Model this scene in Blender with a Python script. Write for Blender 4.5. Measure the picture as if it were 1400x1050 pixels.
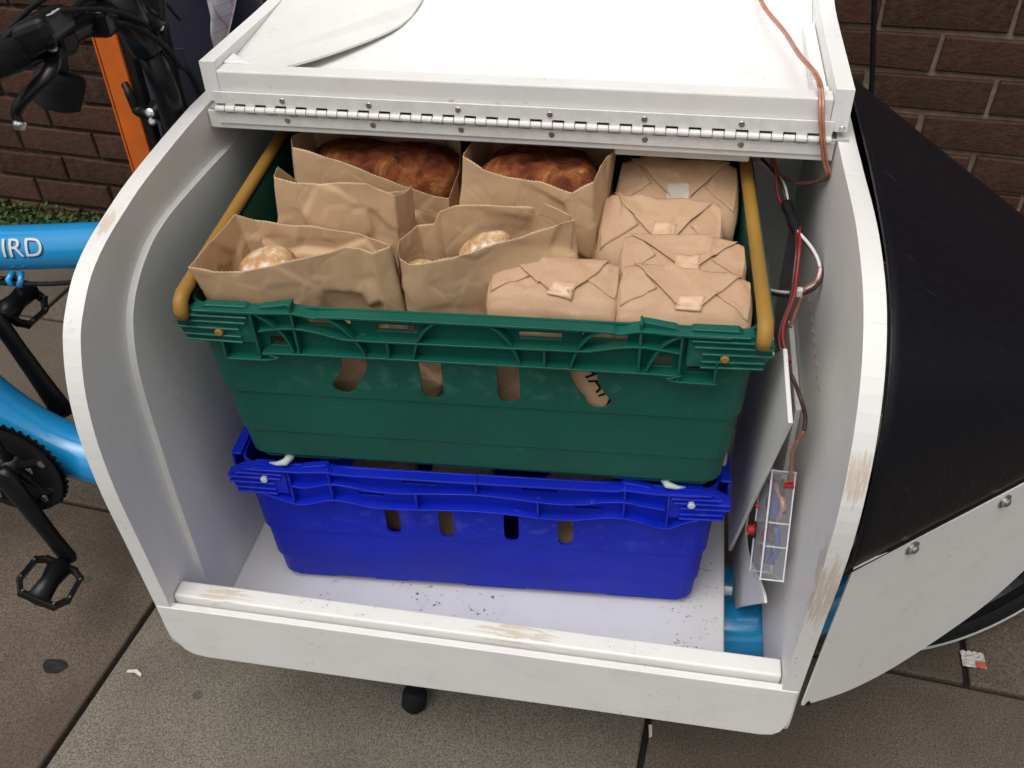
import bpy, math, random
from mathutils import Vector, Matrix, noise
from mathutils.geometry import tessellate_polygon

for o in list(bpy.data.objects):
    bpy.data.objects.remove(o)
S = bpy.context.scene
COL = S.collection
R = math.radians
GZ = -0.24                      # pavement level; z = 0 is the floor of the cargo box

# ------------------------------------------------------------------ camera
cam = bpy.data.cameras.new('camera')
cam.sensor_width = 36.0
cam.lens = 36.0 * 1299.2 / 1400.0
cam.clip_start = 0.02
cam.clip_end = 400
camo = bpy.data.objects.new('camera', cam)
COL.objects.link(camo)
cr = Vector((0.98466351, 0.17283467, -0.02378983))
cu = Vector((-0.09172418, 0.62884189, 0.77210398))
cf = Vector((-0.14840638, 0.75808051, -0.63505077))
camo.matrix_world = Matrix(((cr.x, cu.x, -cf.x, 0.1899), (cr.y, cu.y, -cf.y, -0.9297),
                            (cr.z, cu.z, -cf.z, 1.0287), (0, 0, 0, 1)))
S.camera = camo

# ------------------------------------------------------------------ sky and sun (overcast)
SUN_EL, SUN_AZ = R(66), R(205)         # azimuth clockwise from +Y
W = bpy.data.worlds.new('World')
S.world = W
W.use_nodes = True
wn = W.node_tree
for n in list(wn.nodes):
    wn.nodes.remove(n)
sky = wn.nodes.new('ShaderNodeTexSky')
sky.sky_type = 'NISHITA'
sky.sun_disc = False
sky.sun_elevation = SUN_EL
sky.sun_rotation = SUN_AZ
sky.air_density = 1.0
sky.dust_density = 6.0
hs = wn.nodes.new('ShaderNodeHueSaturation')
hs.inputs['Saturation'].default_value = 0.18
bg = wn.nodes.new('ShaderNodeBackground')
bg.inputs['Strength'].default_value = 0.125
wo = wn.nodes.new('ShaderNodeOutputWorld')
wn.links.new(sky.outputs[0], hs.inputs['Color'])
wn.links.new(hs.outputs[0], bg.inputs['Color'])
wn.links.new(bg.outputs[0], wo.inputs['Surface'])
sl = bpy.data.lights.new('sun', 'SUN')
sl.energy = 0.9
sl.angle = R(60)
sl.color = (1.0, 0.97, 0.93)
so = bpy.data.objects.new('sun', sl)
COL.objects.link(so)
sd = Vector((math.sin(SUN_AZ) * math.cos(SUN_EL), math.cos(SUN_AZ) * math.cos(SUN_EL), math.sin(SUN_EL)))
so.rotation_euler = sd.to_track_quat('Z', 'Y').to_euler()
so.location = (0, -3, 5)
S.view_settings.view_transform = 'Standard'
S.view_settings.look = 'None'
S.view_settings.exposure = 0.15
S.view_settings.gamma = 1.0
S.view_settings.use_curve_mapping = False
S.render.resolution_x = 1024
S.render.resolution_y = 768

# ------------------------------------------------------------------ materials
def lin(c):
    return tuple((x / 12.92 if x <= 0.04045 else ((x + 0.055) / 1.055) ** 2.4) for x in c)

class NT:
    def __init__(s, name):
        s.m = bpy.data.materials.new(name)
        s.m.use_nodes = True
        s.t = s.m.node_tree
        s.b = s.t.nodes['Principled BSDF']
        s.tc = s.t.nodes.new('ShaderNodeTexCoord')
    def n(s, kind, **kw):
        x = s.t.nodes.new(kind)
        for k, v in kw.items():
            if hasattr(x, k) and k not in x.inputs:
                setattr(x, k, v)
            else:
                x.inputs[k].default_value = v
        return x
    def l(s, a, b):
        s.t.links.new(a, b)
    def noise(s, scale, detail=4, rough=0.55, coord='Object', vec=None, dist=0.0):
        x = s.n('ShaderNodeTexNoise')
        x.inputs['Scale'].default_value = scale
        x.inputs['Detail'].default_value = detail
        x.inputs['Roughness'].default_value = rough
        x.inputs['Distortion'].default_value = dist
        s.l(vec if vec is not None else s.tc.outputs[coord], x.inputs['Vector'])
        return x.outputs['Fac']
    def mapping(s, scale=(1, 1, 1), loc=(0, 0, 0), rot=(0, 0, 0), coord='Object'):
        x = s.n('ShaderNodeMapping')
        x.inputs['Scale'].default_value = scale
        x.inputs['Location'].default_value = loc
        x.inputs['Rotation'].default_value = rot
        s.l(s.tc.outputs[coord], x.inputs['Vector'])
        return x.outputs[0]
    def ramp(s, fac, stops):
        x = s.n('ShaderNodeValToRGB')
        e = x.color_ramp.elements
        while len(e) < len(stops):
            e.new(0.5)
        for i, (p, c) in enumerate(stops):
            e[i].position = p
            e[i].color = (*c, 1) if len(c) == 3 else c
        s.l(fac, x.inputs[0])
        return x.outputs[0]
    def g(s, fac, a, b, lo=0.0, hi=1.0):       # remap to a number
        x = s.n('ShaderNodeMapRange')
        x.inputs[1].default_value = a; x.inputs[2].default_value = b
        x.inputs[3].default_value = lo; x.inputs[4].default_value = hi
        s.l(fac, x.inputs[0])
        return x.outputs[0]
    def mix(s, fac, a, b, mode='MIX'):
        x = s.n('ShaderNodeMix')
        x.data_type = 'RGBA'; x.blend_type = mode
        for v, i in ((fac, 0), (a, 6), (b, 7)):
            if isinstance(v, (int, float)):
                x.inputs[i].default_value = v
            elif isinstance(v, tuple):
                x.inputs[i].default_value = (*v, 1)
            else:
                s.l(v, x.inputs[i])
        return x.outputs[2]
    def math(s, op, a, b=0.0):
        x = s.n('ShaderNodeMath')
        x.operation = op
        for v, i in ((a, 0), (b, 1)):
            if isinstance(v, (int, float)):
                x.inputs[i].default_value = v
            else:
                s.l(v, x.inputs[i])
        return x.outputs[0]
    def color(s, c):
        if isinstance(c, tuple):
            s.b.inputs['Base Color'].default_value = (*c, 1)
        else:
            s.l(c, s.b.inputs['Base Color'])
    def bump(s, fac, strength=0.3, dist=0.002, prev=None):
        x = s.n('ShaderNodeBump')
        x.inputs['Strength'].default_value = strength
        x.inputs['Distance'].default_value = dist
        s.l(fac, x.inputs['Height'])
        if prev is not None:
            s.l(prev, x.inputs['Normal'])
        s.l(x.outputs[0], s.b.inputs['Normal'])
        return x.outputs[0]
    def rough(s, v, spec=0.5, metal=0.0):
        if isinstance(v, (int, float)):
            s.b.inputs['Roughness'].default_value = v
        else:
            s.l(v, s.b.inputs['Roughness'])
        s.b.inputs['Specular IOR Level'].default_value = spec
        s.b.inputs['Metallic'].default_value = metal
        return s

M = {}
def simple(name, col, rough=0.5, spec=0.5, metal=0.0, var=0.15, scale=30, bump=0.0, bscale=200, bdist=0.001):
    t = NT(name)
    nz = t.noise(scale)
    c0 = tuple(max(0, x * (1 - var)) for x in col)
    c1 = tuple(x * (1 + var) for x in col)
    t.color(t.mix(t.g(nz, .3, .7), c0, c1))
    t.rough(rough, spec, metal)
    if bump:
        t.bump(t.noise(bscale, 3), bump, bdist)
    M[name] = t.m
    return t

def white_paint(name, wear_regions=(), dirt=0.25, base=(.77, .755, .725), strokes=(8, 8, 90)):
    t = NT(name)
    fine = t.noise(14, 5, .6)
    col = t.mix(t.g(fine, .35, .75), base, tuple(x * .93 for x in base))
    # grime specks and scuffs
    sp = t.noise(160, 3, .7)
    patch = t.noise(7, 3, .6)
    k = t.math('MULTIPLY', t.g(sp, .62, .72), t.g(patch, .50, .64))
    kk = t.n('ShaderNodeClamp'); t.l(t.math('MULTIPLY', k, dirt * 1.8), kk.inputs[0])
    col = t.mix(kk.outputs[0], col, (.12, .10, .085))
    rub = t.math('MULTIPLY', t.g(t.noise(22, 6, .75), .56, .72), .30)
    col = t.mix(rub, col, tuple(x * .72 for x in base))
    sc = t.noise(1, 4, .6, vec=t.mapping((22, 140, 60), rot=(0.3, .2, .5)))
    col = t.mix(t.math('MULTIPLY', t.g(sc, .66, .72), .22), col, (.35, .31, .27))
    for (cx, cy, cz, rx, ry, rz) in wear_regions:
        vm = t.n('ShaderNodeVectorMath'); vm.operation = 'SUBTRACT'
        t.l(t.tc.outputs['Object'], vm.inputs[0]); vm.inputs[1].default_value = (cx, cy, cz - GZ)
        vd = t.n('ShaderNodeVectorMath'); vd.operation = 'DIVIDE'
        t.l(vm.outputs[0], vd.inputs[0]); vd.inputs[1].default_value = (rx, ry, rz)
        ln = t.n('ShaderNodeVectorMath'); ln.operation = 'LENGTH'
        t.l(vd.outputs[0], ln.inputs[0])
        fall = t.g(ln.outputs['Value'], .25, 1.0, 1.0, 0.0)
        wn_ = t.noise(1, 5, .7, vec=t.mapping((420, 40, 22) if name != 'white_sill' else (30, 300, 300)))
        if name == 'white_sill': wn_ = t.math('SUBTRACT', wn_, .05)
        f = t.g(t.math('ADD', t.math('MULTIPLY', fall, .50), wn_), .885, .955)
        wood = t.mix(t.noise(1, 4, .6, vec=t.mapping((300, 30, 30))), (.40, .25, .12), (.68, .53, .36))
        col = t.mix(t.math('MULTIPLY', f, .55), col, wood)
    t.color(col)
    t.rough(t.g(fine, .2, .8, .38, .55), .4)
    b1 = t.bump(t.noise(1, 4, .6, vec=t.mapping(strokes)), .25, .0012)
    t.bump(t.noise(350, 2), .12, .0006, b1)
    M[name] = t.m

white_paint('white_panel')
white_paint('white_left', ((-.372, -.165, .552, .02, .05, .03),))
white_paint('white_right', ((.366, -.318, .30, .04, .045, .14), (.366, -.32, .45, .022, .04, .06)), dirt=.4)
white_paint('white_sill', ((-.30, -.28, .11, .09, .03, .03), (.06, -.28, .11, .12, .03, .03)), dirt=.5, base=(.79, .772, .735), strokes=(60, 8, 8))
white_paint('white_floor', dirt=2.2, base=(.72, .71, .71))
white_paint('white_lid', dirt=.18, base=(.83, .82, .80), strokes=(40, 10, 10))
white_paint('white_batten', dirt=.35, base=(.76, .745, .715), strokes=(8, 90, 90))

def ply_edge():
    t = NT('raw_ply')
    t.color(t.mix(t.noise(1, 4, .6, vec=t.mapping((400, 30, 60))), (.22, .12, .06), (.45, .29, .17)))
    t.rough(.8, .2)
    M['raw_ply'] = t.m
ply_edge()

def plastic(name, col, scuff, rough=.42, scuff_amt=.5):
    t = NT(name)
    v = t.noise(9, 4)
    c = t.mix(t.g(v, .3, .7), tuple(x * .85 for x in col), tuple(x * 1.12 for x in col))
    s1 = t.noise(1, 4, .7, vec=t.mapping((34, 60, 420), rot=(.2, .35, .1)))
    pm = t.noise(11, 3, .6)
    f = t.math('MULTIPLY', t.g(s1, .655, .73), t.g(pm, .48, .62))
    c = t.mix(t.math('MULTIPLY', f, scuff_amt), c, scuff)
    s2 = t.noise(420, 2, .6)
    f2 = t.math('MULTIPLY', t.g(s2, .70, .78), t.g(t.noise(16, 3), .52, .66))
    c = t.mix(t.math('MULTIPLY', f2, .35), c, scuff)
    # bright chalky marks on worn rims (pointiness)
    geo = t.n('ShaderNodeNewGeometry')
    pt = t.math('MULTIPLY', t.g(geo.outputs['Pointiness'], .60, .75), t.g(t.noise(60, 4), .52, .64))
    c = t.mix(t.math('MULTIPLY', pt, .35), c, scuff)
    t.color(c)
    t.rough(t.g(pm, .3, .7, rough - .08, rough + .12), .33)
    t.bump(t.noise(500, 2), .12, .0005)
    M[name] = t.m
plastic('green_plastic', (.004, .088, .060), (.30, .50, .43), .42, .45)
plastic('blue_plastic', (.0025, .016, .44), (.30, .36, .75), .5, .40)
plastic('yellow_plastic', (.315, .170, .030), (.45, .31, .13), .45, .3)
plastic('pale_plastic', (.52, .60, .58), (.7, .75, .7), .5, .2)

def kraft(name, c0, c1):
    t = NT(name)
    fib = t.noise(300, 4, .7)
    lo = t.noise(9, 4, .6)
    c = t.mix(t.g(fib, .25, .75), c0, c1)
    c = t.mix(t.math('MULTIPLY', t.g(lo, .35, .7), .30), c, tuple(x * .82 for x in c0))
    t.color(c)
    oi = t.n('ShaderNodeObjectInfo')
    c = t.mix(t.g(oi.outputs['Random'], 0, 1, 0, .12), c, tuple(x * .62 for x in c0))
    t.color(c)
    t.rough(.52, .35)
    rid = t.n('ShaderNodeTexVoronoi'); rid.feature = 'DISTANCE_TO_EDGE'
    rid.inputs['Scale'].default_value = 13
    wv = t.n('ShaderNodeVectorMath'); wv.operation = 'ADD'
    t.l(t.tc.outputs['Object'], wv.inputs[0])
    nz = t.n('ShaderNodeTexNoise'); nz.inputs['Scale'].default_value = 8
    t.l(t.tc.outputs['Object'], nz.inputs['Vector'])
    sc = t.n('ShaderNodeVectorMath'); sc.operation = 'SCALE'; sc.inputs['Scale'].default_value = .10
    t.l(nz.outputs['Color'], sc.inputs[0]); t.l(sc.outputs[0], wv.inputs[1])
    t.l(wv.outputs[0], rid.inputs['Vector'])
    b1 = t.bump(t.g(rid.outputs['Distance'], 0, .035), .16, .0014)
    b2 = t.bump(t.noise(45, 4, .6), .10, .0012, b1)
    t.bump(fib, .06, .0003, b2)
    # thin paper lets some light through
    tr = t.n('ShaderNodeBsdfTranslucent')
    t.l(c, tr.inputs['Color'])
    ms = t.n('ShaderNodeMixShader'); ms.inputs[0].default_value = .16
    t.l(t.b.outputs[0], ms.inputs[1]); t.l(tr.outputs[0], ms.inputs[2])
    t.l(ms.outputs[0], t.t.nodes['Material Output'].inputs['Surface'])
    M[name] = t.m
kraft('kraft_bag', (.63, .420, .240), (.69, .470, .285))
kraft('kraft_wrap', (.55, .345, .205), (.62, .405, .250))

def bread(name, dark):
    t = NT(name)
    if dark:
        n1 = t.noise(34, 6, .65, dist=.6)
        c = t.ramp(n1, [(.28, (.040, .010, .006)), (.42, (.115, .026, .010)), (.54, (.215, .058, .018)), (.65, (.34, .145, .045)), (.76, (.50, .34, .15))])
        h = t.noise(60, 3, .5)
        c = t.mix(t.g(h, .65, .70), c, (.018, .022, .008))
        t.rough(.75, .22)
    else:
        n1 = t.noise(30, 5, .65)
        c = t.ramp(n1, [(.30, (.40, .19, .07)), (.50, (.56, .33, .15)), (.62, (.64, .46, .27))])
        fl = t.math('MULTIPLY', t.g(t.noise(70, 5, .7), .42, .58), t.g(t.noise(20, 3), .42, .56))
        c = t.mix(fl, c, (.80, .74, .66))
        t.rough(.9, .1)
    t.color(c)
    t.bump(t.noise(60, 6, .7), .8, .006)
    M[name] = t.m
bread('crust_dark', True)
bread('crust_floury', False)

simple('blue_paint', (.010, .26, .56), .22, .5, 0, .06, 6)
M['blue_paint'].node_tree.nodes['Principled BSDF'].inputs['Coat Weight'].default_value = .5
simple('black_plastic', (.007, .007, .008), .42, .25, 0, .3, 60, .15, 300)
simple('black_satin', (.006, .006, .007), .30, .28, 0, .3, 20)
simple('black_rubber', (.010, .0095, .0095), .7, .2, 0, .3, 60, .3, 300)
simple('steel', (.55, .54, .52), .32, .5, 1.0, .15, 60)
simple('aluminium', (.70, .69, .67), .5, .4, 0.0, .08, 80)
simple('orange_paint', (.60, .125, .012), .5, .4, 0, .12, 25, .1, 300)
simple('amber_reflector', (.30, .09, .015), .3, .5, 0, .2, 120)
simple('white_print', (.72, .72, .70), .5, .4, 0, .05)
simple('grey_print', (.60, .60, .59), .5, .4, 0, .05)
simple('shadow_print', (.01, .06, .16), .4, .4, 0, .05)
simple('white_wire', (.70, .68, .66), .4)
simple('red_wire', (.26, .015, .015), .4)
simple('brown_wire', (.060, .022, .018), .35)
simple('copper_wire', (.46, .20, .13), .28, .6, .25, .25, 120)
simple('red_plastic', (.42, .014, .014), .4)
simple('black_ink', (.012, .010, .010), .8, .1)
simple('tape_paper', (.57, .37, .225), .34, .5, 0, .1, 120, .1, 200)
simple('grime_white', (.55, .53, .50), .6, .3, 0, .1, 40)
simple('stripe_white', (.62, .62, .60), .5)
simple('tyre_blue', (.03, .16, .36), .5)
simple('gum_dark', (.022, .020, .020), .8, .2, 0, .3, 200, .5, 200)
simple('litter_white', (.62, .55, .45), .6, .3, 0, .15, 200)
simple('litter_red', (.55, .10, .06), .4)
simple('grey_box', (.30, .29, .28), .6)

def navy():
    t = NT('navy_cloth')
    wv = t.noise(600, 2)
    t.color(t.mix(wv, (.008, .008, .022), (.018, .018, .045)))
    t.rough(.75, .25); t.b.inputs['Sheen Weight'].default_value = .3
    t.bump(t.noise(30, 4), .4, .003)
    M['navy_cloth'] = t.m
navy()
def checked():
    t = NT('checked_cloth')
    sep = t.n('ShaderNodeSeparateXYZ'); t.l(t.tc.outputs['Object'], sep.inputs[0])
    fx = t.math('FRACT', t.math('MULTIPLY', sep.outputs[0], 75.0))
    fz = t.math('FRACT', t.math('MULTIPLY', sep.outputs[2], 55.0))
    lx = t.math('LESS_THAN', fx, .14); lz = t.math('LESS_THAN', fz, .12)
    c = t.mix(t.math('MULTIPLY', lx, .6), (.62, .60, .64), (.50, .16, .20))
    c = t.mix(t.math('MULTIPLY', lz, .35), c, (.45, .22, .26))
    t.color(c); t.rough(.8, .2); t.bump(t.noise(40, 4), .4, .003)
    M['checked_cloth'] = t.m
checked()

def black_sheet():
    t = NT('black_sheet')
    t.color((.006, .006, .0085))
    sc = t.noise(1, 3, .7, vec=t.mapping((40, 260, 40), rot=(.4, .3, .9)))
    t.rough(t.g(sc, .45, .75, .40, .58), .25)
    chalk = t.math('MULTIPLY', t.g(t.noise(1, 4, .7, vec=t.mapping((30, 160, 30), rot=(.5, .3, 1.1))), .63, .72), t.g(t.noise(9, 3), .5, .65))
    t.color(t.mix(t.math('MULTIPLY', chalk, .16), (.0055, .0055, .0085), (.25, .25, .28)))
    t.bump(t.noise(40, 3), .08, .002)
    M['black_sheet'] = t.m
black_sheet()

def brick():
    t = NT('dark_brick')
    oi = t.n('ShaderNodeObjectInfo')
    c = t.ramp(oi.outputs['Random'], [(0, (.042, .0175, .0125)), (.35, (.085, .033, .021)), (.7, (.060, .028, .020)), (1, (.100, .046, .030))])
    n1 = t.noise(40, 5, .65)
    c = t.mix(t.g(n1, .35, .75), c, (.085, .056, .042), 'MIX')
    c = t.mix(t.math('MULTIPLY', t.g(t.noise(7, 4), .5, .75), .6), c, (.025, .018, .016))
    spk = t.g(t.noise(230, 2), .74, .80)
    c = t.mix(t.math('MULTIPLY', spk, .5), c, (.20, .16, .13))
    t.color(c); t.rough(.92, .15)
    b1 = t.bump(t.noise(48, 6, .75), 1.0, .008)
    t.bump(t.noise(260, 3), .5, .0015, b1)
    M['dark_brick'] = t.m
    t = NT('mortar')
    sep = t.n('ShaderNodeSeparateXYZ'); t.l(t.tc.outputs['Object'], sep.inputs[0])
    # old, dirty joints on the weathered part of the wall, newer pale pointing beyond
    nz = t.noise(3, 3)
    x = t.math('ADD', sep.outputs[0], t.math('MULTIPLY', nz, .6))
    c = t.mix(t.g(x, -1.3, -.35), (.032, .024, .019), (.27, .205, .155))
    c = t.mix(t.math('MULTIPLY', t.g(t.noise(60, 5), .4, .7), .5), c, (.08, .06, .048))
    t.color(c); t.rough(.95, .1)
    t.bump(t.noise(180, 4, .7), .8, .002)
    M['mortar'] = t.m
brick()

def slab():
    t = NT('paving_concrete')
    oi = t.n('ShaderNodeObjectInfo')
    agg = t.noise(330, 5, .8)
    agg2 = t.noise(210, 4, .75)
    big = t.noise(3.5, 4, .6)
    c = t.mix(t.g(agg, .40, .60), (.085, .072, .060), (.27, .234, .196))
    c = t.mix(t.math('MULTIPLY', t.g(agg2, .58, .72), .5), c, (.075, .06, .05))
    c = t.mix(t.math('MULTIPLY', t.g(big, .40, .68), .55), c, (.085, .069, .057))
    mm = t.n('ShaderNodeMix'); mm.data_type = 'RGBA'; mm.blend_type = 'MULTIPLY'; mm.inputs[0].default_value = 1
    t.l(c, mm.inputs[6]); t.l(oi.outputs['Color'], mm.inputs[7])
    c = mm.outputs[2]
    spot = t.n('ShaderNodeTexVoronoi'); spot.inputs['Scale'].default_value = 7
    t.l(t.tc.outputs['Object'], spot.inputs['Vector'])
    c = t.mix(t.math('MULTIPLY', t.g(spot.outputs['Distance'], .05, .07, 1, 0), .45), c, (.022, .02, .018))
    t.color(c)
    t.rough(t.g(big, .3, .7, .72, .9), .3)
    b1 = t.bump(agg, .55, .0022)
    t.bump(t.noise(700, 2), .4, .0008, b1)
    M['paving_concrete'] = t.m
    t = NT('joint_sand')
    t.color(t.mix(t.noise(120, 4), (.012, .010, .009), (.045, .037, .030)))
    t.rough(.95, .1); t.bump(t.noise(250, 4), .8, .003)
    M['joint_sand'] = t.m
slab()

def leafmat():
    t = NT('weed_leaf')
    c = t.mix(t.noise(35, 3), (.018, .050, .008), (.060, .115, .020))
    t.color(c); t.rough(.6, .3)
    t.b.inputs['Transmission Weight'].default_value = 0
    M['weed_leaf'] = t.m
leafmat()

def clear():
    t = NT('clear_plastic')
    t.color((.82, .82, .86))
    t.rough(.12, .5)
    t.b.inputs['IOR'].default_value = 1.12
    t.b.inputs['Alpha'].default_value = .14
    M['clear_plastic'] = t.m
    t = NT('clear_tape')
    t.color((.75, .68, .60)); t.rough(.18, .6)
    t.b.inputs['Alpha'].default_value = .45
    t.bump(t.noise(90, 3), .8, .003)
    M['clear_tape'] = t.m
clear()
simple('frosted', (.70, .70, .74), .3)

# ------------------------------------------------------------------ mesh helpers
ORG = {}
class MB:
    def __init__(s):
        s.v = []; s.f = []
    def add(s, vs, fs):
        k = len(s.v)
        s.v += [Vector(a) for a in vs]
        s.f += [tuple(i + k for i in f) for f in fs]
        return s
    def box(s, a, b, mat=None):
        x0, y0, z0 = a; x1, y1, z1 = b
        vs = [(x0, y0, z0), (x1, y0, z0), (x1, y1, z0), (x0, y1, z0), (x0, y0, z1), (x1, y0, z1), (x1, y1, z1), (x0, y1, z1)]
        if mat: vs = [mat @ Vector(q) for q in vs]
        return s.add(vs, [(0, 3, 2, 1), (4, 5, 6, 7), (0, 1, 5, 4), (1, 2, 6, 5), (2, 3, 7, 6), (3, 0, 4, 7)])
    def tube(s, pts, r, n=10, caps=True, flat=None):
        pts = [Vector(p) for p in pts]
        N = len(pts)
        rs = r if isinstance(r, (list, tuple)) else [r] * N
        t0 = (pts[1] - pts[0]).normalized()
        ref = Vector((0, 0, 1)) if abs(t0.z) < .9 else Vector((0, 1, 0))
        u = t0.cross(ref).normalized()
        vs = []; fs = []
        for i in range(N):
            t = (pts[min(i + 1, N - 1)] - pts[max(i - 1, 0)]).normalized()
            u = (u - t * u.dot(t)).normalized()
            w = t.cross(u)
            for k in range(n):
                a = 2 * math.pi * k / n
                ca, sa = math.cos(a), math.sin(a)
                if flat: sa *= flat
                vs.append(pts[i] + (u * ca + w * sa) * rs[i])
        for i in range(N - 1):
            for k in range(n):
                a, b = i * n + k, i * n + (k + 1) % n
                fs.append((a, b, b + n, a + n))
        if caps:
            fs.append(tuple(reversed(range(n))))
            fs.append(tuple(range((N - 1) * n, N * n)))
        return s.add(vs, fs)
    def plate(s, loops, fn, th):
        """loops: outline then holes, 2-D; fn(u,v,w)->3-D; w runs 0..th"""
        flat = [Vector((a, b, 0)) for lp in loops for a, b in lp]
        tris = tessellate_polygon([[Vector((a, b, 0)) for a, b in lp] for lp in loops])
        n = len(flat)
        vs = [fn(q.x, q.y, 0) for q in flat] + [fn(q.x, q.y, th) for q in flat]
        fs = []
        for t in tris:
            a, b, c = t
            ar = (flat[b].x - flat[a].x) * (flat[c].y - flat[a].y) - (flat[c].x - flat[a].x) * (flat[b].y - flat[a].y)
            if ar < 0: b, c = c, b
            if abs(ar) < 1e-12: continue
            fs.append((c, b, a)); fs.append((a + n, b + n, c + n))
        k = 0
        for li, lp in enumerate(loops):
            m = len(lp)
            area = sum(lp[i][0] * lp[(i + 1) % m][1] - lp[(i + 1) % m][0] * lp[i][1] for i in range(m))
            for i in range(m):
                a, b = k + i, k + (i + 1) % m
                if (area > 0) == (li == 0):
                    fs.append((a, b, b + n, a + n))
                else:
                    fs.append((b, a, a + n, b + n))
            k += m
        return s.add(vs, fs)
    def sheet(s, prof, th, x0, x1, nx=1, side=1):
        """profile polyline in (y,z), thickened along its normal, swept along x"""
        P = [Vector((a, b)) for a, b in prof]
        N = len(P); off = []
        for i in range(N):
            t = (P[min(i + 1, N - 1)] - P[max(i - 1, 0)]).normalized()
            off.append(P[i] + Vector((-t.y, t.x)) * th * side)
        vs = []; fs = []
        for j in range(nx + 1):
            x = x0 + (x1 - x0) * j / nx
            vs += [(x, q.x, q.y) for q in P] + [(x, q.x, q.y) for q in off]
        st = 2 * N
        for j in range(nx):
            a0 = j * st; b0 = (j + 1) * st
            for i in range(N - 1):
                fs.append((a0 + i, a0 + i + 1, b0 + i + 1, b0 + i))
                fs.append((a0 + N + i + 1, a0 + N + i, b0 + N + i, b0 + N + i + 1))
            fs.append((a0, b0, b0 + N, a0 + N))
            fs.append((a0 + N - 1, a0 + 2 * N - 1, b0 + 2 * N - 1, b0 + N - 1))
        for base in (0, nx * st):
            for i in range(N - 1):
                fs.append((base + i, base + i + 1, base + N + i + 1, base + N + i))
        return s.add(vs, fs)
    def grid(s, fn, nu, nv, wrap=False):
        cols = nu if wrap else nu + 1
        vs = [fn(i / nu, j / nv) for j in range(nv + 1) for i in range(cols)]
        fs = []
        for j in range(nv):
            for i in range(nu):
                a = j * cols + i; b = j * cols + (i + 1) % cols
                fs.append((a, b, b + cols, a + cols))
        return s.add(vs, fs)
    def lathe(s, prof, c, axis, n=16):
        """prof: (radius, distance along the axis)"""
        ax = Vector(axis).normalized(); c = Vector(c)
        u = ax.cross(Vector((0, 0, 1)) if abs(ax.z) < .9 else Vector((1, 0, 0))).normalized(); w = ax.cross(u)
        vs = []; fs = []
        for (r, h) in prof:
            for k in range(n):
                a = 2 * math.pi * k / n
                vs.append(c + ax * h + (u * math.cos(a) + w * math.sin(a)) * r)
        for i in range(len(prof) - 1):
            for k in range(n):
                a, b = i * n + k, i * n + (k + 1) % n
                fs.append((a, b, b + n, a + n))
        fs.append(tuple(reversed(range(n)))); fs.append(tuple(range((len(prof) - 1) * n, len(prof) * n)))
        return s.add(vs, fs)
    def ribbon(s, pts, half, fn, w0, w1):
        """2-D polyline widened by half each side, extruded w0..w1 through fn(u,v,w)"""
        P = [Vector(p) for p in pts]; N = len(P); vs = []; fs = []
        for i in range(N):
            t = (P[min(i + 1, N - 1)] - P[max(i - 1, 0)]).normalized(); nn = Vector((-t.y, t.x)) * half
            a, b = P[i] + nn, P[i] - nn
            vs += [fn(a.x, a.y, w0), fn(b.x, b.y, w0), fn(b.x, b.y, w1), fn(a.x, a.y, w1)]
        for i in range(N - 1):
            k = i * 4
            for q in range(4):
                fs.append((k + q, k + (q + 1) % 4, k + 4 + (q + 1) % 4, k + 4 + q))
        fs.append((0, 1, 2, 3)); fs.append((N * 4 - 1, N * 4 - 2, N * 4 - 3, N * 4 - 4))
        return s.add(vs, fs)
    def build(s, name, mat, parent=None, smooth=False, bevel=0, seg=2, solid=0, local=False, sub=0, merge=0):
        off = Vector((0, 0, 0))
        if parent is not None and not local:
            off = ORG.get(parent.name, Vector((0, 0, 0)))
        me = bpy.data.meshes.new(name)
        me.from_pydata([tuple(v - off) for v in s.v], [], s.f)
        me.validate()
        me.update()
        import bmesh
        bm = bmesh.new(); bm.from_mesh(me)
        if merge: bmesh.ops.remove_doubles(bm, verts=bm.verts, dist=merge)
        bmesh.ops.recalc_face_normals(bm, faces=bm.faces)
        bm.to_mesh(me); bm.free()
        if smooth:
            for p in me.polygons: p.use_smooth = True
        me.materials.append(M[mat] if isinstance(mat, str) else mat)
        o = bpy.data.objects.new(name, me)
        COL.objects.link(o)
        if parent is not None:
            o.parent = parent
            ORG[o.name] = off if not local else Vector((0, 0, 0))
        if solid:
            md = o.modifiers.new('solid', 'SOLIDIFY'); md.thickness = solid; md.offset = 0
        if sub:
            md = o.modifiers.new('sub', 'SUBSURF'); md.levels = sub; md.render_levels = sub
        if bevel:
            md = o.modifiers.new('bevel', 'BEVEL'); md.width = bevel; md.segments = seg
            md.limit_method = 'ANGLE'; md.angle_limit = R(38)
        return o

def tag(o, label=None, cat=None, group=None, kind=None):
    for k, v in (('label', label), ('category', cat), ('group', group), ('kind', kind)):
        if v: o[k] = v
    return o

def thing(name, label, cat, loc=(0, 0, 0), group=None, rot=None):
    o = bpy.data.objects.new(name, None)
    o.empty_display_size = .05
    COL.objects.link(o)
    o.location = loc
    if rot is not None: o.rotation_euler = rot
    ORG[o.name] = Vector(loc)
    return tag(o, label, cat, group)

def copy_part(src, parent, name=None):
    c = src.copy(); COL.objects.link(c); c.parent = parent
    return c

def arc(cx, cy, r, a0, a1, n=10):
    return [(cx + r * math.cos(R(a0 + (a1 - a0) * i / n)), cy + r * math.sin(R(a0 + (a1 - a0) * i / n))) for i in range(n + 1)]

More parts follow.
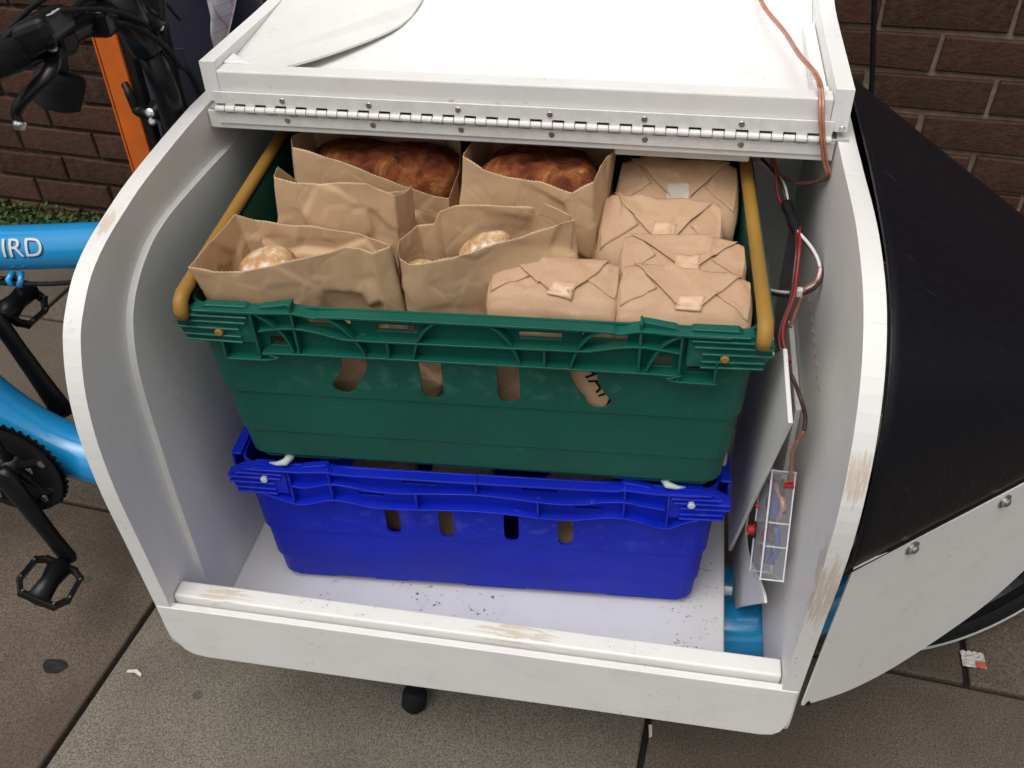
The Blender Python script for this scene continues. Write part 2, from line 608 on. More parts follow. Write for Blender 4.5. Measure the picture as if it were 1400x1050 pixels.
def spline(pts, n=8):
    P = [Vector(p) for p in pts]; out = []
    for i in range(len(P) - 1):
        p0 = P[max(i - 1, 0)]; p1 = P[i]; p2 = P[i + 1]; p3 = P[min(i + 2, len(P) - 1)]
        for k in range(n):
            t = k / n
            out.append(.5 * ((2 * p1) + (p2 - p0) * t + (2 * p0 - 5 * p1 + 4 * p2 - p3) * t * t + (3 * p1 - p0 - 3 * p2 + p3) * t ** 3))
    out.append(P[-1])
    return out

def text_mesh(body, size, extrude=0.0, cuts=0):
    cu_ = bpy.data.curves.new('lettering', 'FONT')
    cu_.body = body; cu_.size = size; cu_.extrude = extrude; cu_.resolution_u = 4
    ob = bpy.data.objects.new('lettering', cu_)
    COL.objects.link(ob)
    dg = bpy.context.evaluated_depsgraph_get()
    me = bpy.data.meshes.new_from_object(ob.evaluated_get(dg))
    if cuts:
        import bmesh
        bm = bmesh.new(); bm.from_mesh(me)
        bmesh.ops.triangulate(bm, faces=bm.faces)
        for _ in range(cuts):
            bmesh.ops.subdivide_edges(bm, edges=[e for e in bm.edges if e.calc_length() > size * .12], cuts=1)
            bmesh.ops.triangulate(bm, faces=bm.faces)
        bm.to_mesh(me); bm.free()
    vs = [v.co.copy() for v in me.vertices]; fs = [tuple(p.vertices) for p in me.polygons]
    bpy.data.objects.remove(ob); bpy.data.curves.remove(cu_); bpy.data.meshes.remove(me)
    return vs, fs

rnd = random.Random(7)

# ================================================================== SETTING
WY = R(5.27)
wc, ws = math.cos(WY), math.sin(WY)
WALL0 = Vector((.5342, .9212, .4066))
def wallp(u, v, d=0.0):                      # d: out of the wall towards the street
    return Vector((WALL0.x + u * wc - d * ws, WALL0.y - u * ws - d * wc, WALL0.z + v))
def gp(a, b, z=GZ):                          # a along the wall, b away from the street
    return Vector((a * wc + b * ws, -a * ws + b * wc, z))

# ground under the slabs, out to the horizon
g = MB().add([(-150, -150, GZ - .012), (150, -150, GZ - .012), (150, 150, GZ - .012), (-150, 150, GZ - .012)], [(0, 1, 2, 3)])
ground = tag(g.build('pavement', 'joint_sand'), kind='structure')

def paving(a0, a1, b0, b1, tint):
    gap = .0045
    L, Wd = (a1 - a0) - 2 * gap, (b1 - b0) - 2 * gap
    m = MB()
    jit = lambda: rnd.uniform(-.0012, .0012)
    m.box((-L / 2, -Wd / 2, -.045), (L / 2, Wd / 2, rnd.uniform(-.0015, .0015)))
    o = m.build('paving_slab', 'paving_concrete', bevel=.004, seg=2)
    o.parent = ground
    c = gp((a0 + a1) / 2, (b0 + b1) / 2)
    o.location = c
    o.rotation_euler = (0, 0, -WY + rnd.uniform(-.002, .002))
    o.color = (*tint, 1)
JA = -.587; SL = .825; JB = .047
rows = [(-1.80, -1.20), (-1.20, -.578), (-.578, JB), (JB, .55), (.55, 1.02)]
for ri, (b0, b1) in enumerate(rows):
    off = {0: .4, 1: 0.0, 2: 0.0, 3: .453, 4: .1}[ri]
    for k in range(-4, 4):
        a0 = JA + off + k * SL
        a1 = a0 + SL
        t = rnd.uniform(.62, .85)
        tint = (t, t * .96, t * .92)
        if ri == 2 and k == 0: tint = (1.02, 1.03, .98)
        if ri == 2 and k == -1: tint = (.74, .655, .59)
        if ri == 2 and k == 1: tint = (.70, .645, .595)
        if ri == 3: tint = (.68, .62, .57)
        if ri == 3 and k in (-1, -2): tint = (.74, .68, .63)
        paving(a0, a1, b0, b1, tint)

# ------------------------------------------------------------------ brick wall
wall = thing('brick_wall', 'dark brown brick wall rising from the pavement behind the bike', 'wall', tuple(wallp(0, GZ - WALL0.z)))
mw = MB()
a = wallp(-6, GZ - WALL0.z - .05, -.0075); b = wallp(5, GZ - WALL0.z - .05, -.0075)
c = wallp(5, 2.2, -.0075); d = wallp(-6, 2.2, -.0075)
back = [wallp(u, v, -.2) for u, v in ((-6, GZ - WALL0.z - .05), (5, GZ - WALL0.z - .05), (5, 2.2), (-6, 2.2))]
mw.add([a, b, c, d] + back, [(0, 1, 2, 3), (4, 7, 6, 5), (0, 4, 5, 1), (1, 5, 6, 2), (2, 6, 7, 3), (3, 7, 4, 0)])
mw.build('mortar_bed', 'mortar', wall)
BL, BH = .2145, .0645
def brick_mesh(seed):
    r2 = random.Random(seed)
    m = MB()
    hx, hz, e = BL / 2, BH / 2, .003
    j = lambda: r2.uniform(-.0026, .0026)
    ring0 = [(-hx + j(), -.03, -hz + j()), (hx + j(), -.03, -hz + j()), (hx + j(), -.03, hz + j()), (-hx + j(), -.03, hz + j())]
    ring1 = [(x, -.002, z) for x, _, z in ring0]
    ring2 = [(x * (1 - e / hx), .0016 + j() * .6, z * (1 - e / hz)) for x, _, z in ring0]
    vs = ring0 + ring1 + ring2
    fs = []
    for k in (0, 4):
        for i in range(4):
            fs.append((k + i, k + (i + 1) % 4, k + 4 + (i + 1) % 4, k + 4 + i))
    fs.append((8, 9, 10, 11)); fs.append((3, 2, 1, 0))
    # y here: + = out of the wall
    m.add([(x, -y, z) for x, y, z in vs], fs)
    return m
protos = []
for i in range(6):
    o = brick_mesh(i).build('brick', 'dark_brick')
    protos.append(o.data)
    bpy.data.objects.remove(o)
cells = []
for ci in range(-9, 24):                  # bed k: course ci lies between v = .075*ci and .075*(ci+1)
    v = .075 * ci + .0375
    if WALL0.z + v - .03 < GZ - .03: continue
    for k in range(-26, 20):
        u = .225 * k + (.1125 if ci % 2 == 0 else 0.0)
        # the stretches of wall that stand clear of the bike come first
        zz = WALL0.z + v
        dl = max(0, -2.75 - u, u + 1.35) + max(0, zz - .45)
        dr = max(0, -.12 - u, u - 1.15) + max(0, zz - .62, .05 - zz)
        dist = min(dl, dr)
        cells.append((dist, u, v))
cells.sort()
rest = MB()
inv_r = Matrix.Rotation(-WY, 3, 'Z')
for idx, (dist, u, v) in enumerate(cells):
    dd = rnd.uniform(-.0015, .002)
    if idx < 290:
        o = bpy.data.objects.new('brick', protos[rnd.randrange(6)])
        COL.objects.link(o)
        o.parent = wall
        o.location = wallp(u + rnd.uniform(-.0012, .0012), v + rnd.uniform(-.001, .001), dd) - ORG[wall.name]
        o.rotation_euler = (0, rnd.uniform(-.006, .006), -WY + rnd.uniform(-.004, .004))
    elif abs(u + .5) < 5:
        me = protos[rnd.randrange(6)]
        P = wallp(u, v, dd)
        rest.add([inv_r @ x.co + P for x in me.vertices], [tuple(p.vertices) for p in me.polygons])
tag(rest.build('far_bricks', 'dark_brick', wall), kind='stuff')

# ------------------------------------------------------------------ weeds at the foot of the wall
mweed = MB()
r3 = random.Random(3)
for i in range(4200):
    u = -2.45 + 1.5 * r3.random()
    dens = .5 + .5 * noise.noise(Vector((u * 5, 3.1, 0)))
    if r3.random() > (dens + .35) * (1.0 if u < -1.66 else .30 if u > -1.60 else .6): continue
    d = abs(r3.gauss(0, .05)) + .004
    h = max(.004, r3.random() ** 1.1 * (.070 - d * .45) * (.55 + .6 * abs(noise.noise(Vector((u * 11, 7.7, d * 14))))))
    P = wallp(u, GZ - WALL0.z + h, d)
    s_ = r3.uniform(.005, .011)
    rot = Matrix.Rotation(r3.uniform(0, 6.28), 3, 'Z') @ Matrix.Rotation(r3.uniform(-.9, .9), 3, 'X')
    leaf = [(-.0, 0, 0), (.55, .5, .12), (.45, 1.1, .1), (0, 1.5, -.1), (-.45, 1.1, .1), (-.55, .5, .12)]
    mweed.add([P + rot @ (Vector(q) * s_) for q in leaf], [(0, 1, 2, 3), (0, 3, 4, 5)])
    if i % 4 == 0:
        mweed.tube([P, P + Vector((r3.uniform(-.01, .01), r3.uniform(-.01, .01), -h - .004))], .0006, 4)
tag(mweed.build('weeds', 'weed_leaf'), 'low green weeds growing along the foot of the brick wall', 'weeds', kind='stuff')

# ================================================================== CARGO BIKE
bike = thing('cargo_bike', 'blue cargo bike carrying a white painted wooden box with its lid folded open', 'cargo bike', (0, 0, GZ))
XL0, XL1 = -.380, -.361            # left side panel
XR0, XR1 = .357, .376              # right side panel

profL = [(.06, .5795), (-.02, .574), (-.10, .566), (-.146, .558), (-.195, .547), (-.232, .532), (-.259, .511), (-.278, .489), (-.296, .450),
         (-.306, .410), (-.311, .366), (-.312, .302), (-.308, .226), (-.302, .104), (-.300, .050), (-.296, .022), (-.284, .006), (-.262, -.004), (-.235, -.010)]
profR = [(.06, .579), (-.03, .581), (-.10, .583), (-.156, .580), (-.216, .568), (-.258, .546), (-.288, .516), (-.311, .472), (-.324, .419),
         (-.3265, .370), (-.3235, .315), (-.312, .219), (-.302, .105), (-.300, .050), (-.296, .022), (-.284, .006), (-.262, -.004), (-.235, -.010)]
def smooth2(p, n=4):
    return [(q.x, q.y) for q in spline([(a, b, 0) for a, b in p], n)]
def rearhalf():
    return [(.22, -.018), (.272, -.012), (.293, .010), (.302, .10), (.310, .30), (.308, .41), (.298, .49), (.278, .537), (.245, .563), (.19, .576), (.13, .580)]
def panel_outline(prof):
    return smooth2(prof, 3) + smooth2(rearhalf(), 3)
# left side panel
MB().plate([panel_outline(profL)], lambda u, v, w: Vector((XL0 + w, u, v)), XL1 - XL0).build('side_panel', 'white_left', bike, bevel=.0022)
# lining glued inside the left panel: its edge shows as a pale ridge
linL = [(.26, .49), (.12, .515), (.05, .519), (-.047, .519), (-.10, .516), (-.140, .507), (-.175, .489), (-.198, .468), (-.213, .440), (-.224, .395), (-.229, .313), (-.232, .223), (-.232, .057), (-.232, -.02)]
MB().plate([smooth2(linL, 3) + [(.26, -.02)]], lambda u, v, w: Vector((XL1 - .001 + w, u, v)), .009).build('lining', 'white_panel', bike, bevel=.003)

# right side panel with the round cut-out for the wheel
hole = [(a, b) for a, b in arc(.055, .09, .135, 0, 360, 40)[:-1]]
MB().plate([panel_outline(profR), hole], lambda u, v, w: Vector((XR0 + w, u, v)), XR1 - XR0).build('side_panel', 'white_right', bike, bevel=.0022)
# upright board behind the wiring
MB().plate([[(.02, .02), (-.085, .20), (-.075, .315), (.10, .315), (.10, .02)]], lambda u, v, w: Vector((XR0 - .001 - w, u, v)), .007).build('lining', 'white_panel', bike, bevel=.002)

arch = [(-.098, .315), (-.104, .258), (-.089, .232), (-.046, .164), (-.015, .091), (-.039, .059), (-.096, .082), (-.191, .154), (-.240, .188), (-.258, .194), (-.203, .121), (-.109, -.006), (-.030, -.118), (.25, -.118), (.28, .02), (.28, .315)]
MB().plate([smooth2(arch[:10], 3) + arch[10:]], lambda u, v, w: Vector((.3265 + w, u, v)), .0035).build('arch_panel', 'white_panel', bike, bevel=.001)
for k in range(9):
    MB().box((.3555, .017 - .0195 * k, .3985 - .0004 * k), (.3567, .027 - .0195 * k - .004 * (k % 2), .3997 - .0004 * k)).build('nail', 'raw_ply', bike)
# floor, sill, skirt
MB().box((XL1 + .008, -.272, -.015), (.306, .285, 0.0)).build('floor_panel', 'white_floor', bike, bevel=.0015)
MB().box((.3058, -.262, -.0148), (.3066, .285, -.0008)).build('floor_edge', 'raw_ply', bike)
ms = MB()
N = 60
def sill(i, k):
    return None
ms.box((XL1 + .001, -.2905, .060), (XR0 - .001, -.2675, .113))
ms.build('sill', 'white_sill', bike, bevel=.0025)
sk = [(-.3785, .1030), (-.3775, .070), (-.3755, .050), (-.370, .031), (-.363, .019), (-.353, .011), (-.335, .008), (-.10, .009), (.15, .012), (.345, .012), (.359, .015), (.367, .023), (.3725, .040), (.3745, .063), (.3745, .1045)]
MB().plate([sk], lambda u, v, w: Vector((u, -.3030 + w, v)), .009).build('skirt_panel', 'white_batten', bike, bevel=.0012)
MB().box((XL1 + .002, -.2865, .012), (XR0 - .002, -.270, .0595)).build('sill_packer', 'white_panel', bike)
# back and underside
rear = [(.293, .005), (.302, .10), (.310, .30), (.305, .41), (.285, .49), (.25, .535), (.20, .560), (.13, .571), (.070, .575)]
MB().sheet(smooth2(rear, 4), .009, XL1, XR0, 1, 1).build('rear_panel', 'white_panel', bike)
MB().box((XL1, -.20, -.026), (.295, .27, -.017)).build('underside_panel', 'white_panel', bike)
MB().plate([[(-.257, .45), (-.02, .001), (.16, .001), (.06, .26), (-.145, .45)]], lambda u, v, w: Vector((.3115 + w, u, v)), .0045).build('divider_panel', 'white_panel', bike, bevel=.001)
# fixed batten under the hinge
MB().box((XL1 + .001, .0605, .5535), (XR0 - .001, .090, .5755)).build('roof_batten', 'white_batten', bike, bevel=.0015)
MB().box((.12, .075, .540), (.27, .16, .553)).build('roof_block', 'white_panel', bike, bevel=.002)

# ---- lid, folded right over on to the roof
lid_prof = [(.062, .587), (.15, .587), (.24, .587), (.31, .589), (.36, .597), (.40, .615), (.43, .648), (.447, .69), (.456, .75), (.46, .85), (.456, .98)]
lp = smooth2(lid_prof, 5)
lid = MB().sheet(lp, .008, -.339, .346, 1, 1).build('lid', 'white_lid', bike, smooth=False)
def rib_outline():
    P = [Vector(q) for q in lp]; top = []
    for i in range(len(P)):
        t = (P[min(i + 1, len(P) - 1)] - P[max(i - 1, 0)]).normalized()
        top.append(P[i] + Vector((-t.y, t.x)) * .046)
    return [(q.x, q.y) for q in P] + [(q.x, q.y) for q in reversed(top)]
MB().plate([rib_outline()], lambda u, v, w: Vector((-.357 + w, u, v)), .018).build('lid_rib', 'white_lid', lid, bevel=.002)
MB().plate([rib_outline()], lambda u, v, w: Vector((.3465 + w, u, v)), .0185).build('lid_rib', 'white_lid', lid, bevel=.002)
MB().box((-.3385, .0605, .588), (.346, .084, .6235)).build('lid_batten', 'white_batten', lid, bevel=.002)
# stiffener with a bowed inner edge, and the small corner blocks
st = [(-.3385, .086), (-.303, .086), (-.272, .122), (-.240, .172), (-.208, .235), (-.186, .295), (-.168, .395), (-.3385, .395)]
def stf(u, v, w):
    rise = max(0, v - .305)
    return Vector((u, v, .5965 + w + (u + .17) * -.10 + rise * rise * 3.2))
MB().plate([smooth2(st[:7], 3) + [st[7]]], stf, .003).build('lid_stiffener', 'white_panel', lid, bevel=.0008)
MB().plate([[(-.3385, .0845), (-.306, .0845), (-.3385, .114)]], lambda u, v, w: Vector((u, v, .6035 + w)), .022).build('corner_block', 'white_lid', lid, bevel=.002)
MB().plate([[(.3455, .0845), (.315, .0845), (.3455, .112)]], lambda u, v, w: Vector((u, v, .600 + w)), .018).build('corner_block', 'white_lid', lid, bevel=.002)
MB().box((.331, .118, .596), (.3455, .33, .612)).build('lid_stringer', 'white_lid', lid, bevel=.0015)

# ---- piano hinge
HX0, HX1 = -.346, .350
hinge = MB().box((HX0, .0575, .5615), (HX1, .0600, .5740)).build('hinge', 'aluminium', bike, bevel=.0005)
MB().box((HX0, .0568, .5860), (HX1, .0594, .6000)).build('hinge_leaf', 'aluminium', hinge, bevel=.0005)
MB().tube([(HX0 - .006, .0560, .580), (HX1 + .018, .0560, .580)], .0017, 8).build('hinge_pin', 'steel', hinge)
NK = 56
kl = (HX1 - HX0) / NK
kn = [None, None]
for i in range(NK):
    x = HX0 + (i + .5) * kl
    k = i % 2
    if kn[k] is None:
        h = kl * .5 - .0005
        m = MB().tube([(-h, 0, 0), (h, 0, 0)], .0037, 12)
        # tongue to the upper or the lower leaf
        m.box((-h, .0006, .0020), (h, .0028, .0062)) if k else m.box((-h, .0012, -.0062), (h, .0034, -.0020))
        kn[k] = m.build('knuckle', 'aluminium', hinge, local=True)
        o = kn[k]
    else:
        o = copy_part(kn[k], hinge)
    o.location = Vector((x, .0560, .5800)) - ORG[bike.name]
m = MB().lathe([(.0036, 0), (.0034, .0006), (.0030, .0010)], (0, 0, 0), (0, -1, 0), 14)
m.box((-.0022, -.0014, -.0004), (.0022, -.0010, .0004)); m.box((-.0004, -.0014, -.0022), (.0004, -.0010, .0022))
sc0 = None
for i in range(7):
    for z, y, jx in ((.5925, .0568, 0), (.5690, .0575, .002)):
        if sc0 is None:
            sc0 = m.build('screw', 'steel', hinge, local=True); o = sc0
        else:
            o = copy_part(sc0, hinge)
        o.location = Vector((-.262 + i * .1035 + jx, y, z)) - ORG[bike.name]
        o.rotation_euler = (0, rnd.uniform(0, 1.5), 0)

# ---- black fairing over the front wheel and the white cheek below it
APEX = Vector((.798, 0, .355))
def resample(P, n):
    P = [Vector(q) for q in P]; L = [0]
    for i in range(1, len(P)): L.append(L[-1] + (P[i] - P[i - 1]).length)
    out = []
    for k in range(n):
        s = L[-1] * k / (n - 1); i = 1
        while i < len(P) - 1 and L[i] < s: i += 1
        f = (s - L[i - 1]) / max(1e-9, L[i] - L[i - 1]); q = P[i - 1].lerp(P[i], f); out.append((q.x, q.y))
    return out
FB = resample(smooth2([(-.312, .318), (-.3235, .345), (-.3255, .37), (-.323, .419), (-.310, .472), (-.287, .516), (-.257, .546), (-.215, .568), (-.155, .582), (-.08, .589), (0, .592), (.08, .592), (.156, .591), (.225, .587), (.277, .571), (.306, .538), (.318, .47), (.320, .40), (.314, .318)], 4), 65)
def fair(u, v):
    y, z = FB[int(round(u * 64))]
    base = Vector((.3785, y, z))
    p = base.lerp(APEX, v * .93)
    w = noise.noise(Vector((u * 9, v * 3, 4))) * .0022 * math.sin(math.pi * min(1, v * 1.3 + .02))
    return p + Vector((0, -.4 if u < .3 else .0, .8)).normalized() * w
fa = MB().grid(fair, 64, 36).build('fairing', 'black_sheet', bike, smooth=True, solid=.002)
MB().tube([fair(0, v / 30) + Vector((0, -.001, -.001)) for v in range(31)], .0026, 6).build('fairing_trim', 'black_rubber', fa)
MB().tube([fair(u / 64, 0) + Vector((.001, 0, .0008)) for u in range(65)], .0016, 6).build('fairing_trim', 'black_satin', fa)
MB().plate([[(y, z) for y, z in resample([fair(u / 64, 1).yz for u in range(65)], 20)]], lambda u, v, w: Vector((fair(0, 1).x + w - .004, u, v)), .004).build('nose_cap', 'black_sheet', fa)
ck = [(.3775, .100), (.389, .322), (.45, .323), (.50, .326), (.566, .333), (.700, .343), (.715, .300), (.665, .200), (.630, .155), (.594, .120), (.553, .099), (.513, .085), (.470, .077), (.426, .081)]
def cheek_y(x):
    return -.305 * (1 - (x - .38) / (APEX.x - .38)) - .0045
for s_ in (1, -1):
    m = MB().plate([ck[:6] + smooth2(ck[6:] + [ck[0]], 3)[:-1]], lambda u, v, w: Vector((u, s_ * (cheek_y(u) - w), v)), .0045)
    o = m.build('cheek_panel', 'white_panel', bike, bevel=.0008)
    if s_ == 1: ch = o
bn = Vector((-.305, -(APEX.x - .38), 0)).normalized(); bn.x = -bn.x * 1.0
bn = Vector((.59, -.81, 0)).normalized()
for (x, z) in ((.4495, .3115), (.5465, .3185), (.640, .325)):
    c = Vector((x, cheek_y(x) - .0045, z))
    MB().lathe([(.0085, 0), (.0085, .0014), (.0055, .0016), (.0052, .0042), (.0036, .0058), (.001, .0064)], c, bn, 18).build('bolt', 'steel', ch, smooth=False)
MB().lathe([(.0045, -.004), (.0045, .003), (.002, .004)], (.383, -.3085, .099), (.1, -1, 0), 12).build('bolt', 'black_plastic', ch)

# ---- front wheel, turned a little away from the street
WCx, WCy, WCz, WR, WA = .650, .060, .012, .252, R(25)
def wheelp(ang, r, off):
    dx = Vector((math.cos(WA), math.sin(WA), 0)); nn = Vector((math.sin(WA), -math.cos(WA), 0))
    return Vector((WCx, WCy, WCz)) + dx * (r * math.cos(ang)) + Vector((0, 0, r * math.sin(ang))) + nn * off
def ring(prof, n=72):
    m = MB()
    return m.grid(lambda u, v: wheelp(2 * math.pi * u, prof[int(round(v * (len(prof) - 1)))][0], prof[int(round(v * (len(prof) - 1)))][1]), n, len(prof) - 1, wrap=True)
wheel = MB().lathe([(.016, -.05), (.02, -.045), (.02, -.03), (.014, -.028), (.014, .028), (.02, .03), (.02, .045), (.016, .05)], (WCx, WCy, WCz), (math.sin(WA), -math.cos(WA), 0), 20).build('wheel', 'black_satin', bike)
T = .024
tyre = [(WR - T + T * math.cos(a), T * math.sin(a)) for a in [R(-150 + 300 * i / 14) for i in range(15)]]
ring(tyre).build('tyre', 'black_rubber', wheel, smooth=True)
rim_ = [(.222, .014), (.205, .015), (.190, .010), (.186, 0), (.190, -.010), (.205, -.015), (.222, -.014), (.212, 0), (.222, .014)]
ring(rim_).build('rim', 'black_satin', wheel, smooth=False)
ring([(WR - .0165, T - .0012), (WR - .0165, T + .0008), (WR - .0215, T + .0012), (WR - .0215, T - .0012)]).build('reflective_stripe', 'stripe_white', wheel)
mlogo = MB().grid(lambda u, v: wheelp(R(-66 + 16 * u), WR - .0135 + .010 * v, T - .0016 - .0065 * v + .0012), 14, 3)
mlogo.build('tyre_patch', 'tyre_blue', wheel)
sp0 = MB().tube([(0, 0, .018), (0, 0, .188)], .001, 5)
for i in range(28):
    a = 2 * math.pi * i / 28
    m = MB().tube([wheelp(a + (.5 if i % 2 else -.5), .02, .028 if i % 4 < 2 else -.028), wheelp(a, .188, 0)], .001, 5)
    m.tube([wheelp(a, .176, 0), wheelp(a, .190, 0)], .0022, 6)
    m.build('spoke', 'steel', wheel)
# fork blades and axle carrier
for s_ in (-1, 1):
    MB().tube([wheelp(0, 0, .055 * s_), wheelp(R(95), .14, .055 * s_), wheelp(R(98), .27, .045 * s_), wheelp(R(98), .30, 0)], .012, 10).build('fork_blade', 'black_satin', bike)

# ---- frame tubes
top_axis = [(-1.25, 0, .335), (-.65, 0, .400), (-.50, 0, .417), (-.40, 0, .428)]
MB().tube(spline(top_axis, 6), .0290, 28, flat=1.0).build('top_tube', 'blue_paint', bike, smooth=True)
tt = [o for o in bike.children if o.name == 'top_tube'][0]
low = [(-1.0, 0, .44), (-.90, 0, .30), (-.83, 0, .175), (-.77, 0, .090), (-.70, 0, .040), (-.62, 0, .018), (-.50, 0, -.02), (-.36, 0, -.075), (-.2, 0, -.105), (.1, 0, -.110), (.34, 0, -.110), (.44, 0, -.06), (.50, .0, .08), (.515, 0, .25), (.525, 0, .36)]
MB().tube(spline(low, 8), .041, 24).build('down_tube', 'blue_paint', bike, smooth=True)
MB().tube(spline([(-.25, -.085, -.085), (.10, -.085, -.085), (.34, -.085, -.085), (.42, -.06, -.06), (.50, -.02, .0)], 6), .040, 22).build('frame_rail', 'blue_paint', bike, smooth=True)
MB().tube([(-.392, .048, .36), (-.400, .050, .60), (-.406, .045, .66)], .0145, 20).build('steerer', 'black_satin', bike, smooth=True)
# lettering wrapped on the tube
def letters(body, size, x0, ang0, mat, name, dr, dx=0, da=0):
    vs, fs = text_mesh(body, size, cuts=4)
    out = []
    r = .0290 + dr
    for v in vs:
        x = x0 + v.x * 1.12 + dx + v.y * -.10
        z = .400 + (x + .65) * (.017 / .15)
        a = R(ang0) + (v.y - size * .35 + da) / r
        out.append((x, -r * math.cos(a), z + r * math.sin(a)))
    return MB().add(out, fs).build(name, mat, tt)
letters('IRD', .0345, -.6375, 30, 'shadow_print', 'letter_shadow', .0006, .0018, -.0018)
letters('IRD', .0345, -.6375, 30, 'grey_print', 'lettering', .0010)
# cable guide and cable under the top tube
for s_ in (-1, 1):
    MB().tube([(-.632 + s_ * .006, -.022, .379), (-.632 + s_ * .009, -.032, .372), (-.632 + s_ * .005, -.034, .365)], .0042, 8).build('cable_guide', 'blue_paint', tt, smooth=True)
MB().tube(spline([(-1.1, -.012, .322), (-.8, -.020, .352), (-.63, -.030, .366), (-.55, -.024, .372), (-.46, -.01, .388)], 6), .0032, 8).build('cable', 'black_rubber', tt, smooth=True)
MB().tube([(-.628, -.034, .366), (-.626, -.036, .354)], .0035, 8).build('cable_tie', 'black_rubber', tt)

# seat tube, chainstays, rear wheel: just out of the frame, so that the bike stands whole from a step aside
MB().tube([(-.80, 0, .03), (-1.0, 0, .62)], .018, 14).build('seat_tube', 'blue_paint', bike, smooth=True)
for s_ in (-1, 1):
    MB().tube([(-.78, .04 * s_, .04), (-1.24, .065 * s_, .10)], .011, 10).build('chainstay', 'blue_paint', bike, smooth=True)
RW = Vector((-1.24, 0, .10)); RR = .34
def rring(prof, n=64):
    return MB().grid(lambda u, v: RW + Vector((prof[int(round(v * (len(prof) - 1)))][0] * math.cos(6.28319 * u), prof[int(round(v * (len(prof) - 1)))][1], prof[int(round(v * (len(prof) - 1)))][0] * math.sin(6.28319 * u))), n, len(prof) - 1, wrap=True)
rwheel = MB().lathe([(.02, -.06), (.03, -.05), (.02, -.03), (.02, .03), (.03, .05), (.02, .06)], RW, (0, 1, 0), 18).build('wheel', 'black_satin', bike)
rring([(RR - T + T * math.cos(R(-150 + 300 * i / 12)), T * math.sin(R(-150 + 300 * i / 12))) for i in range(13)]).build('tyre', 'black_rubber', rwheel, smooth=True)
rring([(.31, .013), (.285, .012), (.28, 0), (.285, -.012), (.31, -.013)]).build('rim', 'black_satin', rwheel)
MB().tube([(-1.0, 0, .62), (-1.02, 0, .70)], .014, 12).build('seat_post', 'black_satin', bike)
MB().grid(lambda u, v: Vector((-1.16 + .27 * v, (.075 * (1 - v) ** .7 + .018) * math.cos(math.pi * 2 * u), .715 + .022 * math.sin(math.pi * 2 * u))), 20, 12, wrap=True).build('saddle', 'black_plastic', bike, smooth=True)

# ---- crankset
BB = Vector((-.748, 0, .047))
chv = Vector((.052, 0, -.160))
def chain_outline(r, teeth, h):
    out = []
    for i in range(teeth * 4):
        a = 2 * math.pi * i / (teeth * 4)
        out.append(((r + (h if i % 4 in (1, 2) else 0)) * math.cos(a), (r + (h if i % 4 in (1, 2) else 0)) * math.sin(a)))
    return out
crank = MB().tube([BB + Vector((0, -.072, 0)), BB + Vector((0, .072, 0))], .016, 16).build('crankset', 'black_satin', bike, smooth=True)
MB().plate([chain_outline(.083, 44, .005), arc(0, 0, .034, 0, 360, 40)[:-1]], lambda u, v, w: BB + Vector((u, -.060 + w, v)), .004).build('chainring', 'black_satin', crank)
MB().plate([arc(0, 0, .084, 0, 360, 48)[:-1], arc(0, 0, .072, 0, 360, 40)[:-1]], lambda u, v, w: BB + Vector((u, -.068 + w, v)), .003).build('chain_guard', 'black_plastic', crank)
for i in range(5):
    a = R(72 * i + 20)
    c = BB + Vector((.067 * math.cos(a), -.066, .067 * math.sin(a)))
    MB().tube([BB + Vector((0, -.058, 0)), c + Vector((0, .010, 0))], .008, 8).build('spider_arm', 'black_satin', crank)
    MB().lathe([(.006, 0), (.006, .003), (.0035, .0035)], c, (0, -1, 0), 10).build('chainring_bolt', 'steel', crank)
MB().lathe([(.014, 0), (.014, .004), (.006, .005)], BB + Vector((0, -.084, 0)), (0, -1, 0), 16).build('crank_bolt', 'black_satin', crank)
def crank_arm(y0, y1, d):
    a = BB + Vector((0, y0, 0)); b = BB + d + Vector((0, y1, 0))
    pts = [a - d.normalized() * .014, a, a.lerp(b, .35), a.lerp(b, .75), b, b + d.normalized() * .010]
    return MB().tube(pts, [.016, .021, .0175, .0155, .0165, .012], 14, flat=.62).build('crank_arm', 'black_satin', crank, smooth=True)
crank_arm(-.078, -.088, chv)
crank_arm(.078, .088, -chv)
